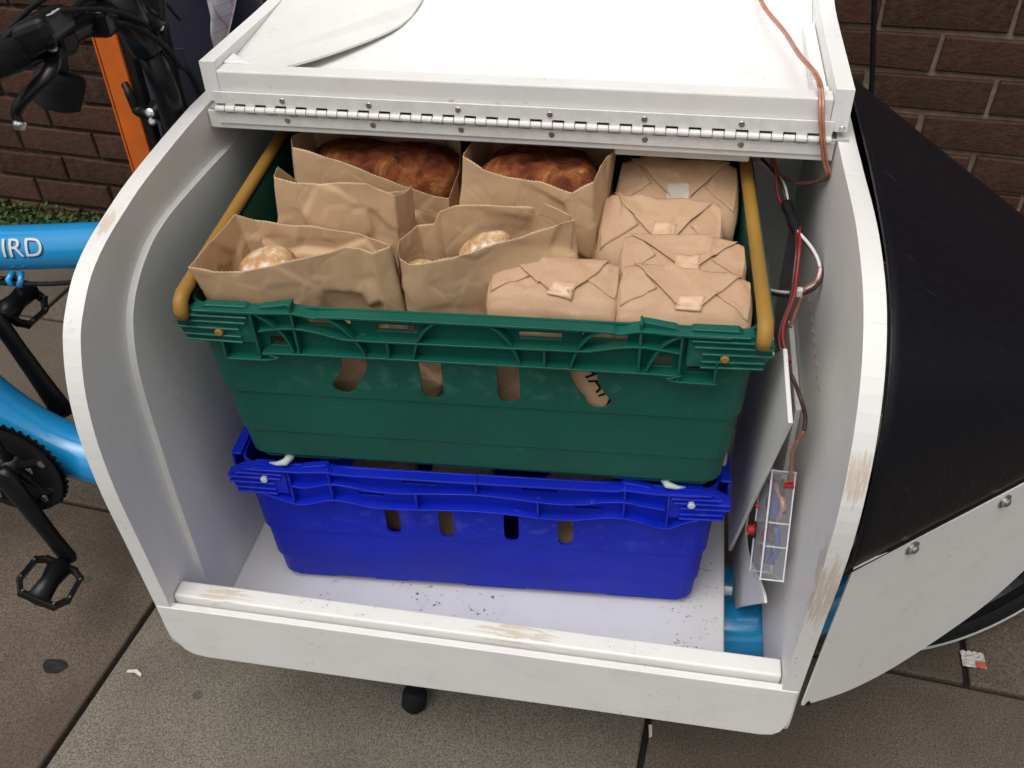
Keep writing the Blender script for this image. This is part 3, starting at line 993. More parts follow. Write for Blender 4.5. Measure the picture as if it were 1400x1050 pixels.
def pedal(c, rot, refl):
    """c: axle end at the crank; built along local +y, then turned"""
    p = thing('tmp', 'x', 'x'); bpy.data.objects.remove(p)
    Mx = Matrix.Translation(c) @ rot @ Matrix.Scale(.84, 4)
    m = MB()
    def P(x, y, z): return Mx @ Vector((x, y, z))
    # cage: an octagonal ring of bars
    cage = [(-.043, .022), (-.027, .012), (.027, .012), (.043, .022), (.046, .070), (.031, .092), (-.031, .092), (-.046, .070)]
    for k in range(8):
        a, b = cage[k], cage[(k + 1) % 8]
        d = Vector((b[0] - a[0], b[1] - a[1])).normalized(); nn = Vector((-d.y, d.x)) * .0045
        vs_ = []
        for (q, s1) in ((a, -1), (b, 1)):
            for (sn, sz) in ((-1, -1), (1, -1), (1, 1), (-1, 1)):
                vs_.append(P(q[0] + nn.x * sn + d.x * .004 * s1, q[1] + nn.y * sn + d.y * .004 * s1, sz * (.0085 if k % 2 else .0075)))
        m.add(vs_, [(0, 1, 2, 3), (7, 6, 5, 4), (0, 4, 5, 1), (1, 5, 6, 2), (2, 6, 7, 3), (3, 7, 4, 0)])
    pd = m.build('pedal', 'black_satin', bike, bevel=.001)
    MB().tube([P(0, -.004, 0), P(0, .022, 0), P(0, .05, 0), P(0, .092, 0)], [.0068, .0185, .0145, .0175], 12).build('spindle', 'black_satin', pd, smooth=True)
    MB().tube([P(0, -.012, 0), P(0, .006, 0)], .0075, 8).build('axle', 'steel', pd)
    for k, (x, y) in enumerate(((-.044, .028), (-.046, .068), (.044, .028), (.046, .068), (-.029, .092), (.029, .092))):
        MB().tube([P(x, y, -.011), P(x, y, .011)], .0018, 6).build('pin', 'steel', pd)
    if refl:
        MB().box((-.0565, .026, -.006), (-.0512, .068, .006), Mx).build('reflector', 'amber_reflector', pd)
    return pd
pedal(BB + chv + Vector((0, -.096, 0)), Matrix.Rotation(R(180), 4, 'Z') @ Matrix.Rotation(R(-28), 4, 'Y'), False)
pedal(BB - chv + Vector((0, .096, 0)), Matrix.Rotation(R(42), 4, 'Y'), True)

# ---- centre stand foot
MB().tube([(-.075, -.09, -.07), (-.112, -.165, -.20), (-.118, -.178, -.225)], .011, 12).build('stand_leg', 'black_satin', bike, smooth=True)
MB().lathe([(.013, 0), (.0185, .008), (.0185, .030), (.015, .036), (.009, .038)], (-.121, -.185, GZ), (.12, .25, 1), 16).build('stand_foot', 'black_rubber', bike, smooth=True)
MB().tube([(-.075, .09, -.07), (-.112, .165, -.20), (-.12, .19, GZ + .004)], .012, 12).build('stand_leg', 'black_satin', bike, smooth=True)

# ---- handlebar with its controls
BAR = [(-.50, -.32, .700), (-.488, -.22, .700), (-.467, -.12, .694), (-.453, -.09, .695), (-.441, -.04, .697), (-.431, 0, .699), (-.427, .03, .701), (-.432, .12, .702), (-.455, .24, .700), (-.47, .34, .698)]
bar = MB().tube(spline(BAR, 5), .0135, 16).build('handlebar', 'black_satin', bike, smooth=True)
MB().tube([(-.488, -.22, .700), (-.50, -.33, .700)], .0175, 14).build('grip', 'black_rubber', bar, smooth=True)
MB().tube([(-.452, .225, .700), (-.47, .35, .698)], .0175, 14).build('grip', 'black_rubber', bar, smooth=True)
MB().tube([(-.406, .045, .650), (-.411, .036, .690), (-.416, .026, .722)], [.0185, .020, .0185], 20).build('stem', 'black_satin', bike, smooth=True)
MB().box((-.448, -.016, .682), (-.408, .030, .714)).build('stem_clamp', 'black_satin', bar, bevel=.008, seg=3)
MB().lathe([(.017, 0), (.017, .004), (.010, .006)], (-.418, .022, .722), (0, 0, 1), 18).build('headset_cap', 'steel', bar)
# gear shifter and brake clamp
MB().box((-.025, -.030, -.012), (.025, .030, .016), Matrix.Translation((-.440, -.078, .712)) @ Matrix.Rotation(R(-18), 4, 'Y') @ Matrix.Rotation(R(8), 4, 'Z')).build('shifter', 'black_plastic', bar, bevel=.009, seg=3)
MB().lathe([(.015, -.024), (.0175, -.020), (.0175, .020), (.015, .024)], (-.462, -.118, .702), (.18, 1, 0), 22).build('twist_collar', 'black_rubber', bar, smooth=False)
MB().box((-.014, -.0085, 0), (.014, .0085, .0012), Matrix.Translation((-.4285, -.082, .7285)) @ Matrix.Rotation(R(-18), 4, 'Y') @ Matrix.Rotation(R(10), 4, 'Z')).build('shifter_badge', 'grey_print', bar)
Mx = Matrix.Translation((-.4285, -.082, .7300)) @ Matrix.Rotation(R(-18), 4, 'Y') @ Matrix.Rotation(R(10), 4, 'Z')
for k in range(3):
    MB().box((-.012, -.0072 + k * .0052, 0), (.0118 - .004 * (k % 2), -.0046 + k * .0052, .0004), Mx).build('badge_line', 'black_ink', bar)
MB().lathe([(.016, -.012), (.018, -.008), (.018, .008), (.016, .012)], (-.444, -.052, .694), (.25, 1, 0), 18).build('brake_clamp', 'black_satin', bar)
# brake lever reaching down and forward
MB().tube(spline([(-.440, -.066, .692), (-.430, -.092, .684), (-.433, -.104, .676), (-.446, -.112, .666), (-.459, -.120, .655), (-.466, -.123, .645), (-.464, -.126, .636)], 5), [.0085 - .00009 * i for i in range(31)], 12, flat=.65).build('brake_lever', 'black_satin', bar, smooth=True)
MB().lathe([(.0062, -.004), (.0070, 0), (.0050, .005)], (-.4635, -.1265, .6345), (-.1, -.4, -1), 14).build('lever_tip', 'steel', bar, smooth=True)
MB().lathe([(.0055, 0), (.0055, .003), (.003, .004)], (-.432, -.082, .6965), (.3, -.2, 1), 12).build('lever_bolt', 'steel', bar)
MB().lathe([(.003, 0), (.0045, .002), (.0035, .005)], (-.452, -.098, .7085), (0, -.2, 1), 12).build('lever_bolt', 'steel', bar)
# bell-shaped lamp body under the bar
MB().lathe([(.016, -.022), (.024, -.018), (.026, 0), (.026, .012), (.023, .018), (.012, .020)], (-.478, -.030, .632), (.25, .35, .9), 44).build('horn', 'black_rubber', bar, smooth=False)
MB().tube([(-.466, -.032, .655), (-.455, -.04, .690)], .008, 10).build('horn_bracket', 'black_satin', bar)
# cables
MB().tube(spline([(-.462, -.11, .716), (-.445, -.06, .735), (-.425, -.01, .735), (-.40, .03, .715), (-.39, .07, .70), (-.40, .12, .66)], 6), .0030, 8).build('gear_cable', 'black_rubber', bar, smooth=True)
MB().tube(spline([(-.47, -.13, .705), (-.44, -.09, .728), (-.41, -.04, .722), (-.395, .01, .700), (-.392, .04, .67), (-.40, .06, .60)], 6), .0026, 8).build('gear_cable', 'black_rubber', bar, smooth=True)
MB().tube(spline([(-.444, -.045, .703), (-.435, -.005, .705), (-.415, .0, .697), (-.395, .02, .683), (-.388, .05, .654), (-.393, .08, .621), (-.403, .12, .590), (-.41, .15, .50), (-.42, .10, .42)], 6), .0036, 8).build('brake_cable', 'black_rubber', bar, smooth=True)
MB().tube(spline([(-.436, -.052, .712), (-.428, -.01, .722), (-.424, .02, .716), (-.420, .06, .725), (-.41, .10, .69), (-.405, .09, .60), (-.40, .08, .50), (-.41, .05, .43)], 6), .0032, 8).build('gear_cable', 'black_rubber', bar, smooth=True)
MB().tube(spline([(-.443, .05, .706), (-.405, .05, .730), (-.385, .06, .715), (-.382, .055, .690), (-.386, .05, .668)], 5), .0045, 8).build('brake_cable', 'black_rubber', bar, smooth=True)
MB().lathe([(.0055, 0), (.0055, .004), (.0035, .005)], (-.386, .047, .676), (.2, -.8, .6), 16).build('cable_bolt', 'steel', bar)
MB().tube([(-.432, .045, .705), (-.405, .048, .688), (-.385, .050, .672)], [.012, .014, .010], 12).build('brake_body', 'black_satin', bar, smooth=True)

# ================================================================== THINGS BEHIND THE BIKE
up = thing('orange_upright', 'slim orange upright with black edging and a lever clamp, beside the wall behind the handlebar', 'upright', (-.555, .20, GZ))
MB().box((-.5695, .196, GZ), (-.5375, .204, .645)).build('orange_bar', 'orange_paint', up, bevel=.0015)
MB().box((-.5735, .1955, GZ), (-.5705, .206, .645)).build('bar_flange', 'orange_paint', up, bevel=.0008)
MB().box((-.5370, .199, GZ), (-.5250, .216, .645)).build('edge_strip', 'black_rubber', up, bevel=.002)
MB().box((-.520, .222, GZ), (-.488, .236, .70)).build('black_column', 'black_plastic', up, bevel=.005)
for k in range(9):
    MB().lathe([(.0022, 0), (.0022, .0014), (.001, .002)], (-.507, .222, .300 + .032 * k + .02), (0, -1, 0), 10).build('stud', 'black_satin', up)
MB().tube(spline([(-.5400, .188, .5475), (-.5335, .182, .5395), (-.5305, .180, .528), (-.528, .180, .517), (-.518, .182, .510), (-.507, .184, .511), (-.498, .19, .517)], 5), [.0052] * 5 + [.0062] * 10 + [.0080] * 16, 12).build('clamp_lever', 'black_plastic', up, smooth=True)
MB().lathe([(.0062, 0), (.0062, .004), (.003, .005)], (-.506, .176, .514), (0, -1, .4), 12).build('clamp_bolt', 'steel', up)
MB().lathe([(.0052, 0), (.0052, .004), (.003, .005)], (-.5075, .178, .501), (0, -1, .4), 12).build('clamp_bolt', 'steel', up)
MB().tube([(-.507, .190, .515), (-.505, .215, .490), (-.515, .222, .43)], .012, 12).build('clamp_body', 'black_plastic', up, smooth=True)

def cloth_bag(cx, cy, z0, z1, hx, hy, seed, amp):
    def fn(u, v):
        a = 2 * math.pi * u
        z = z1 + (z0 - z1) * v
        k = .55 + .45 * min(1, v * 2.2)
        x = cx + hx * k * math.copysign(abs(math.cos(a)) ** .7, math.cos(a))
        y = cy + hy * k * math.copysign(abs(math.sin(a)) ** .8, math.sin(a))
        q = Vector((x * 9, y * 9, z * 4 + seed))
        d = noise.noise(q) * amp + abs(noise.noise(q * 2.1)) * amp * .6
        return Vector((x + math.cos(a) * d, y + math.sin(a) * d, z))
    return MB().grid(fn, 64, 40, wrap=True)
nb = thing('navy_bag', 'dark navy cloth bag with small white print hanging behind the box by the handlebar', 'bag', (-.50, .36, .20))
cloth_bag(-.500, .355, .20, .690, .135, .045, 2.0, .012).build('bag_body', 'navy_cloth', nb, smooth=True)
MB().tube(spline([(-.53, .35, .685), (-.49, .345, .725), (-.46, .345, .715), (-.44, .35, .685)], 5), .006, 8).build('bag_handle', 'navy_cloth', nb, smooth=True)
def print_block(x0, z0, n, ln, slant):
    m = MB()
    r4 = random.Random(n)
    for k in range(n):
        z = z0
        while z > z0 - ln:
            h = r4.uniform(.0025, .006)
            m.box((x0 + k * .0042 + slant * (z0 - z), .2885, z - h), (x0 + k * .0042 + .0024 + slant * (z0 - z), .2900, z))
            z -= h + .0014
    return m
print_block(-.536, .506, 3, .030, .05).build('print', 'grey_print', nb)
print_block(-.520, .508, 2, .026, .05).build('print', 'grey_print', nb)
print_block(-.536, .534, 2, .016, .05).build('print', 'grey_print', nb)
MB().box((-.548, .2865, .150), (-.500, .2890, .560)).build('bag_label', 'navy_cloth', nb, bevel=.0008)

cc = MB()
def ccf(u, v):
    x = -.474 + .060 * u + .028 * (1 - v) * 0 - .012 * v + .020 * v * u
    z = .700 - .165 * v
    w = .5 - .5 * v
    x = -.425 + (u - .5) * (.075 * (1 - v * .90)) - .030 * v
    y = .300 + .012 * math.sin(u * 7 + v * 3) + .008 * noise.noise(Vector((u * 4, v * 5, 2)))
    return Vector((x, y, z))
cc.grid(ccf, 24, 30)
tag(cc.build('checked_cloth', 'checked_cloth', smooth=True, solid=.0015), 'pale pink-checked cloth hanging in front of the navy bag', 'cloth')

rod = thing('black_rod', 'thin black upright rod standing against the brick wall above the fairing', 'rod', (.49, .62, GZ))
MB().tube([(.575, .62, GZ), (.485, .62, .43), (.44, .62, .68), (.425, .62, .78)], .0042, 10).build('shaft', 'black_rubber', rod, smooth=True)
MB().lathe([(.02, 0), (.02, .01), (.008, .02)], (.575, .62, GZ), (0, 0, 1), 14).build('base', 'black_rubber', rod)

# ================================================================== CRATES
CH = .24
def crate(name, label, loc_rim, yaw, tilt, mat, arm_mat, green):
    CH = .2505 if green else .24
    Rm = Matrix.Rotation(yaw, 3, 'Z') @ Matrix.Rotation(tilt, 3, 'X')
    base = Vector(loc_rim) + Rm @ Vector((0, .2, -CH))
    o = thing(name, label, 'crate', tuple(base), rot=Rm.to_euler())
    L = lambda x, y, z: Vector((x, y - .2, z + CH))           # y from the front face back, z down from the rim
    # --- body: rounded-rectangle rings stepping in towards the base
    def rr(hx, y0, y1, z, r=.022, n=6):
        pts = []
        for (cx, cy, a0) in ((hx - r, y0 + r, -90), (hx - r, y1 - r, 0), (-hx + r, y1 - r, 90), (-hx + r, y0 + r, 180)):
            for k in range(n + 1):
                a = R(a0 + 90 * k / n)
                pts.append(L(cx + r * math.cos(a), cy + r * math.sin(a), z))
        return pts
    lev = [(.2880, .0135, -.0065), (.2868, .0150, -.062), (.2850, .0175, -.128), (.2825, .0200, -.131), (.2810, .0225, -.187), (.2785, .0250, -.190), (.2770, .0275, -.226), (.2700, .0350, -.236)]
    if green: lev = [(h, y, z if z > -.12 else z - (.0105 * (-z - .12) / .116)) for h, y, z in lev]
    m = MB()
    rings = [rr(h, y, .4 - y, z) for h, y, z in lev]
    n = len(rings[0])
    for rg in rings: m.v += rg
    for i in range(len(rings) - 1):
        for k in range(n):
            a, b = i * n + k, i * n + (k + 1) % n
            if k == n - 1 and i in (0, 1):
                continue                         # front face between the corners: replaced by the slotted plate
            m.f.append((a, b, b + n, a + n))
    m.f.append(tuple(reversed(range((len(rings) - 1) * n, len(rings) * n))))
    hx = .2880 - .022
    def slot(cx, w, zt, zb, lean=0.0, bow=0.0):
        half = w / 2; pts = []
        r_ = half
        zs = [zt + (zb + r_ - zt) * i / 6 for i in range(7)]
        cen = lambda z: cx + lean * ((zt - z) / (zt - zb)) + bow * ((zt - z) / (zt - zb)) ** 2
        left = [(cen(z) - half, z) for z in zs]
        right = [(cen(z) + half, z) for z in reversed(zs)]
        c0 = cen(zs[-1])
        bot = [(c0 + half * math.cos(R(180 + 180 * k / 8)), zs[-1] + half * math.sin(R(180 + 180 * k / 8))) for k in range(1, 8)]
        return left + bot + right
    if green:
        holes = [slot(-.1225, .0275, -.066, -.1235, .006, -.036), slot(-.0418, .0235, -.066, -.1235), slot(.0400, .0235, -.066, -.1235), slot(.1180, .0275, -.066, -.1235, -.006, .036)]
    else:
        holes = [slot(-.1072, .0185, -.066, -.1218), slot(-.0396, .0185, -.066, -.1222), slot(.0420, .0185, -.066, -.1222), slot(.1090, .0185, -.066, -.1230)]
    sq = lambda a_, b_, t_, w_: [(a_, t_), (a_, t_ - w_), (b_, t_ - w_), (b_, t_)]
    holes += [sq(-.0916, -.0496, -.0200, .0085), sq(.0533, .096, -.0200, .0085), sq(-.163, -.118, -.0170, .0080), sq(.116, .160, -.0180, .0080), sq(-.207, -.184, -.0430, .012), sq(.186, .206, -.0430, .012), sq(.222, .243, -.0480, .012)] if green else [sq(-.0871, -.0475, -.0175, .0070), sq(.0561, .0988, -.0175, .0070), sq(-.1434, -.1118, -.0440, .0055), sq(.1199, .1521, -.0450, .0055)]
    def wallf(u, v, w):
        # follow the ring profile between the first three rings
        z0, y0, z1, y1, z2, y2 = lev[0][2], lev[0][1], lev[1][2], lev[1][1], lev[2][2], lev[2][1]
        y = y0 + (y1 - y0) * (v - z0) / (z1 - z0) if v > z1 else y1 + (y2 - y1) * (v - z1) / (z2 - z1)
        return L(u, y, v)
    out = [(-hx, lev[2][2]), (hx, lev[2][2]), (hx - .0, lev[1][2]), (hx, lev[0][2]), (-hx, lev[0][2]), (-hx, lev[1][2])]
    flat = [Vector((a, b, 0)) for lp_ in [out] + holes for a, b in lp_]
    k0 = len(m.v)
    m.v += [wallf(q.x, q.y, 0) for q in flat]
    for t in tessellate_polygon([[Vector((a, b, 0)) for a, b in lp_] for lp_ in [out] + holes]):
        m.f.append(tuple(i + k0 for i in t))
    body = m.build('body', mat, o, local=True)
    md = body.modifiers.new('solid', 'SOLIDIFY'); md.thickness = .003; md.offset = -1
    # moulded feet along the lower edge
    for (x0, x1) in ((-.262, -.165), (-.055, .015), (.150, .262)) if green else ((-.262, -.20), (-.155, -.10), (-.03, .06), (.16, .262)):
        for yy in (.036, .352):
            MB().plate([[(x0, .0035 - CH), (x0 + .006, .0005 - CH), (x1 - .006, .0005 - CH), (x1, .0035 - CH)]], lambda u, v, w: L(u, yy + w, v), .012).build('foot', mat, o, local=True, bevel=.001)
    # --- rim: a backed band of ribs along the front
    f = lambda u, v, w: L(u, w, v)
    mr = MB()
    Y0, Y1 = .0, .0140
    if green:
        band = [(-.266, -.0575), (-.2545, -.0675), (-.208, -.0675), (-.188, -.0575), (.188, -.0575), (.205, -.0660), (.2495, -.0660), (.266, -.055), (.268, -.004), (-.268, -.004)]
        sl = lambda a, b, t, w: [(a, t), (a, t - w), (b, t - w), (b, t)]
        bh = [sl(-.0916, -.0496, -.0200, .0085), sl(.0533, .096, -.0200, .0085), sl(-.163, -.118, -.0170, .0080), sl(.116, .160, -.0180, .0080), sl(-.207, -.184, -.0430, .012), sl(.186, .206, -.0430, .012), sl(.222, .243, -.0480, .012)]
        mid = [(-.212, -.029), (-.195, -.0255), (-.172, -.0235), (-.150, -.027), (-.130, -.0325), (-.10, -.0345), (.10, -.0330), (.128, -.0310), (.150, -.026), (.172, -.0235), (.195, -.026), (.212, -.029)]
        bot = [(-.2545, -.0672), (-.213, -.0672), (-.197, -.0630), (-.184, -.0572), (.184, -.0570), (.200, -.0620), (.213, -.0655), (.2495, -.0660)]
        top = [(-.262, -.0035), (-.21, -.0035), (-.172, -.0018), (-.150, -.0062), (-.120, -.0040), (.120, -.0040), (.150, -.0065), (.172, -.0018), (.21, -.004), (.258, -.0045)]
        arcs = [[(-.142, -.006), (-.128, -.016), (-.116, -.030), (-.108, -.044), (-.104, -.056)], [(-.027, -.0062), (-.038, -.016), (-.047, -.030), (-.052, -.044), (-.054, -.056)],
                [(.024, -.006), (.036, -.016), (.046, -.030), (.0515, -.044), (.0545, -.056)], [(.135, -.006), (.122, -.016), (.113, -.030), (.108, -.044), (.1055, -.056)],
                [(-.212, -.008), (-.200, -.017), (-.189, -.029), (-.183, -.042), (-.180, -.055)], [(.212, -.008), (.200, -.015), (.190, -.028), (.184, -.042), (.180, -.055)]]
        vert = [(-.0797, -.034, -.056), (.0791, -.034, -.056), (-.174, .006, -.057), (.1725, .006, -.057), (-.217, -.006, -.066), (.212, -.006, -.065), (-.2545, -.044, -.067), (.2475, -.036, -.066)]
        blk_z = (-.0060, -.0125, -.0195, -.0275, -.0365, -.0435)
        blk_in = .218
    else:
        band = [(-.268, -.046), (-.250, -.0505), (-.222, -.0605), (-.19, -.055), (-.16, -.0515), (-.12, -.058), (.06, -.055), (.12, -.058), (.165, -.0515), (.195, -.055), (.228, -.0630), (.250, -.0515), (.268, -.0455), (.270, -.004), (-.270, -.004)]
        sl = lambda a, b, t, w: [(a, t), (a, t - w), (b, t - w), (b, t)]
        bh = [sl(-.0871, -.0475, -.0175, .0070), sl(.0561, .0988, -.0175, .0070), sl(-.1434, -.1118, -.0440, .0055), sl(.1199, .1521, -.0450, .0055)]
        mid = [(-.222, -.0300), (-.205, -.0320), (-.175, -.0235), (-.150, -.0255), (-.126, -.0305), (-.09, -.0320), (-.05, -.0290), (.0, -.0262), (.04, -.0285), (.09, -.0330), (.125, -.0320), (.150, -.0262), (.178, -.0235), (.20, -.028), (.225, -.0320)]
        bot = [(-.265, -.046), (-.250, -.0505), (-.222, -.0618), (-.205, -.0600), (-.178, -.0512), (-.155, -.0525), (-.130, -.0585), (-.09, -.0595), (-.04, -.0562), (.0, -.0545), (.04, -.0560), (.09, -.0600), (.125, -.0585), (.155, -.0520), (.178, -.0512), (.20, -.0560), (.228, -.0645), (.250, -.0520), (.265, -.0460)]
        top = [(-.262, -.0035), (-.21, -.0035), (-.172, -.0005), (-.140, -.0040), (.140, -.0040), (.175, -.0008), (.21, -.004), (.262, -.0045)]
        arcs = []
        vert = [(.0035, -.003, -.0262), (-.0701, -.031, -.058), (.0764, -.032, -.0595), (-.1735, .001, -.0515), (.1776, .001, -.0515), (-.2235, -.006, -.061), (.2285, -.006, -.064)]
        blk_z = (-.0060, -.0125, -.0195, -.0275, -.0365, -.0440)
        blk_in = .228
    mr.plate([band] + bh, lambda u, v, w: L(u, Y1 - .0015 + w, v), .0028)
    for ln in (mid, bot):
        sp_ = [(q.x, q.y) for q in spline([(a, b, 0) for a, b in ln], 3)]
        mr.ribbon(sp_, .0011, f, Y0 + .0005, Y1)
    sp_ = [(q.x, q.y) for q in spline([(a, b, 0) for a, b in top], 3)]
    mr.ribbon([(x, z - .0022) for x, z in sp_], .0014, f, Y0, .0165)
    # a slight second fillet behind the top flange
    for ln in arcs:
        sp_ = [(q.x, q.y) for q in spline([(a, b, 0) for a, b in ln], 3)]
        mr.ribbon(sp_, .0013, f, Y0 + .001, Y1)
    for (x, za, zb) in vert:
        mr.ribbon([(x, za), (x, zb)], .0013, f, Y0 + .0007, Y1)
    rim_o = mr.build('rim', mat, o, local=True, bevel=.0005, seg=1)
    # end blocks with stacked ribs
    for s_ in (-1, 1):
        mb = MB()
        ex = .3005
        mb.plate([[(s_ * blk_in, -.0465), (s_ * (ex - .008), -.0465), (s_ * ex, -.018), (s_ * (ex - .022), -.0055), (s_ * blk_in, -.0055)]], lambda u, v, w: L(u, .0045 + w, v), .012)
        for i, z in enumerate(blk_z):
            x1 = ex - .024 if i == 0 else (ex - .012 if i == 1 else ex - .001 if i < 4 else ex - .008)
            x0 = blk_in + (.003 * i if i < 3 else .014)
            mb.ribbon([(s_ * x0, z - (.0003 * i)), (s_ * x1, z)], .0012, f, .0008, .0062)
        mb.plate([[(s_ * blk_in, -.006), (s_ * (ex - .03), -.006), (s_ * (ex - .036), -.0015), (s_ * (blk_in + .004), -.0015)]], lambda u, v, w: L(u, .006 + w, v), .010)
        mb.plate([[(s_ * .174, -.006), (s_ * .212, -.006), (s_ * .205, -.001), (s_ * .180, .0035), (s_ * .1735, .0035)]], lambda u, v, w: L(u, .006 + w, v), .009)
        mb.build('corner_block', mat, o, local=True, bevel=.0008, seg=1)
        MB().lathe([(.0044, 0), (.0044, .0055), (.0030, .0065)], L(s_ * .2545, .0055, -.0325 if green else -.0215), (0, -1, 0), 14).build('pivot', arm_mat, o, local=True)
    # side and back rails
    mo = MB()
    for s_ in (-1, 1):
        mo.box(L(s_ * .2995, .024, -.044), L(s_ * .2965, .376, -.002))
        mo.box(L(s_ * .2995, .024, -.0445), L(s_ * .2868, .376, -.0415)); mo.box(L(s_ * .2995, .024, -.0045), L(s_ * .2868, .376, -.0015))
        for yy in (.06, .13, .2, .27, .34):
            mo.box(L(s_ * .2975, yy, -.042), L(s_ * .2868, yy + .0025, -.004))
    mo.box(L(-.275, .397, -.055), L(.275, .400, -.002)); mo.box(L(-.275, .376, -.005), L(.275, .400, -.002)); mo.box(L(-.275, .376, -.057), L(.275, .400, -.054))
    for s_ in (-1, 1):
        mo.box(L(s_ * .2745, .376, -.055), L(s_ * .2995, .400, -.001))
    mo.build('rail', mat, o, local=True, bevel=.0008, seg=1)
    # bale arms
    for s_ in (-1, 1):
        if green:
            pts = [L(s_ * .2875, .000, -.0145), L(s_ * .288, .0005, -.006), L(s_ * .288, .005, .002), L(s_ * .2885, .014, .0050), L(s_ * .2885, .045, .0060), L(s_ * .2885, .35, .0060), L(s_ * .2885, .386, .0050), L(s_ * .288, .399, .0), L(s_ * .2875, .400, -.0145)]
            MB().tube(pts, [.0070, .0074, .0078, .0077, .0073, .0073, .0077, .0078, .0070], 16, flat=.92).build('bale_arm', arm_mat, o, smooth=True, local=True)
        else:
            pts = [L(s_ * .246, .010, -.001), L(s_ * .236, .007, .0012), L(s_ * .2255, .007, .0045), L(s_ * .222, .014, .0055), L(s_ * .222, .386, .0055), L(s_ * .228, .394, .003), L(s_ * .246, .394, -.001)]
            MB().tube(pts, [.0010, .0026, .0046, .0052, .0048, .0052, .0012], 12).build('bale_arm', arm_mat, o, smooth=True, local=True)
    return o

blue = crate('blue_crate', 'royal blue plastic crate standing on the box floor under the green crate', (-.010, -.1692, .2404), .0673, 0.0, 'blue_plastic', 'pale_plastic', False)
green = crate('green_crate', 'scuffed dark green plastic crate with yellow bars, full of bread and parcels', (0, -.200, .4919), .0545, .0415, 'green_plastic', 'yellow_plastic', True)

# ================================================================== PAPER BAGS
def hashv(c, k):
    x = math.sin(c.x * 127.1 + c.y * 311.7 + c.z * 74.7 + k * 19.19) * 43758.5453
    return (x - math.floor(x)) * 2 - 1
def facet(p, freq, seed):
    """soft-edged flat facets meeting in creases, like handled paper"""
    q = p * freq + Vector((seed * 7.3, seed * 1.9, seed * 3.1))
    d, c = noise.voronoi(q)
    ws_ = 0.0; h = 0.0
    for i in range(4):
        w = math.exp(-(d[i] - d[0]) * 55)
        g = Vector((hashv(c[i], 1), hashv(c[i], 2), hashv(c[i], 3)))
        h += w * (g.dot(q - c[i]) + .35 * hashv(c[i], 4)); ws_ += w
    return h / ws_
def rise(p, seed):
    q = Vector((p.x + seed * 3.7, p.y, p.z))
    return facet(p, 12, seed) * .0075 + facet(p, 36, seed + 3) * .0014 + noise.noise(q * 6) * .005

def paper_bag(name, label, tops, bots, zb, seed, nrow=72, per=.0021, mat='kraft_bag', amp=1.0):
    T_ = [Vector(t) for t in tops]; B_ = [Vector((b[0], b[1], zb)) for b in bots]
    n = len(T_)
    cols = []
    for i in range(n):
        a, b = T_[i], T_[(i + 1) % n]; c, d = B_[i], B_[(i + 1) % n]
        m_ = max(2, int((b - a).length / per))
        for k in range(m_):
            f = k / m_
            cols.append((a.lerp(b, f), c.lerp(d, f), (b - a)))
    cen = sum((t for t in T_), Vector()) / n
    N_ = len(cols)
    m = MB()
    vs = []
    for j in range(nrow + 1):
        t = j / nrow
        for i, (tp, bt, dr) in enumerate(cols):
            p = tp.lerp(bt, t ** 1.15)
            nn = Vector((dr.y, -dr.x, 0))
            if nn.length < 1e-6: nn = Vector((0, -1, 0))
            nn.normalize()
            if nn.dot(Vector((p.x - cen.x, p.y - cen.y, 0))) < 0: nn = -nn
            env = min(1.0, .30 + t * 3.2)
            p = p + nn * rise(p, seed) * env * amp
            if j == 0:
                p = p + Vector((0, 0, (.0005 if i % 2 else -.0002) + .002 * noise.noise(Vector((i * .07, seed, 0)))))
            vs.append(p)
    fs = []
    for j in range(nrow):
        for i in range(N_):
            a, b = j * N_ + i, j * N_ + (i + 1) % N_
            fs.append((a, b, b + N_, a + N_))
    fs.append(tuple(range(nrow * N_, (nrow + 1) * N_)))
    m.add(vs, fs)
    base = Vector((sum(b[0] for b in bots) / n, sum(b[1] for b in bots) / n, zb))
    o = m.build(name, mat, smooth=True, solid=.0004)
    # put the origin at the bag's base
    for v in o.data.vertices: v.co -= base
    o.location = base
    return tag(o, label, 'paper bag', 'open paper bags in the green crate')

# back row
paper_bag('paper_bag', 'open paper bag holding the left dark crusted loaf at the back of the green crate',
    [(-.2545, .050, .540), (-.204, .050, .527), (-.161, .050, .510), (-.117, .050, .494), (-.092, .050, .486), (-.071, .052, .483), (-.066, .09, .500), (-.074, .14, .520), (-.10, .168, .522), (-.24, .165, .524), (-.268, .14, .525), (-.272, .09, .535)],
    [(-.250, .045), (-.20, .045), (-.16, .045), (-.115, .045), (-.09, .045), (-.068, .05), (-.064, .09), (-.068, .14), (-.10, .165), (-.23, .16), (-.255, .14), (-.258, .09)], .275, 1)
paper_bag('paper_bag', 'tall open paper bag with serrated dipping edge around the right dark crusted loaf',
    [(-.0365, -.010, .570), (-.013, -.012, .556), (.013, -.010, .548), (.047, -.008, .545), (.083, -.012, .536), (.105, -.010, .549), (.109, .02, .553), (.116, .07, .545), (.119, .12, .530), (.110, .165, .522), (.03, .168, .524), (-.040, .165, .524), (-.052, .12, .53), (-.050, .05, .545)],
    [(-.062, -.012), (-.03, -.012), (.01, -.012), (.045, -.012), (.082, -.012), (.104, -.012), (.113, .02), (.120, .07), (.120, .12), (.108, .16), (.03, .16), (-.045, .16), (-.058, .12), (-.064, .05)], .275, 5)
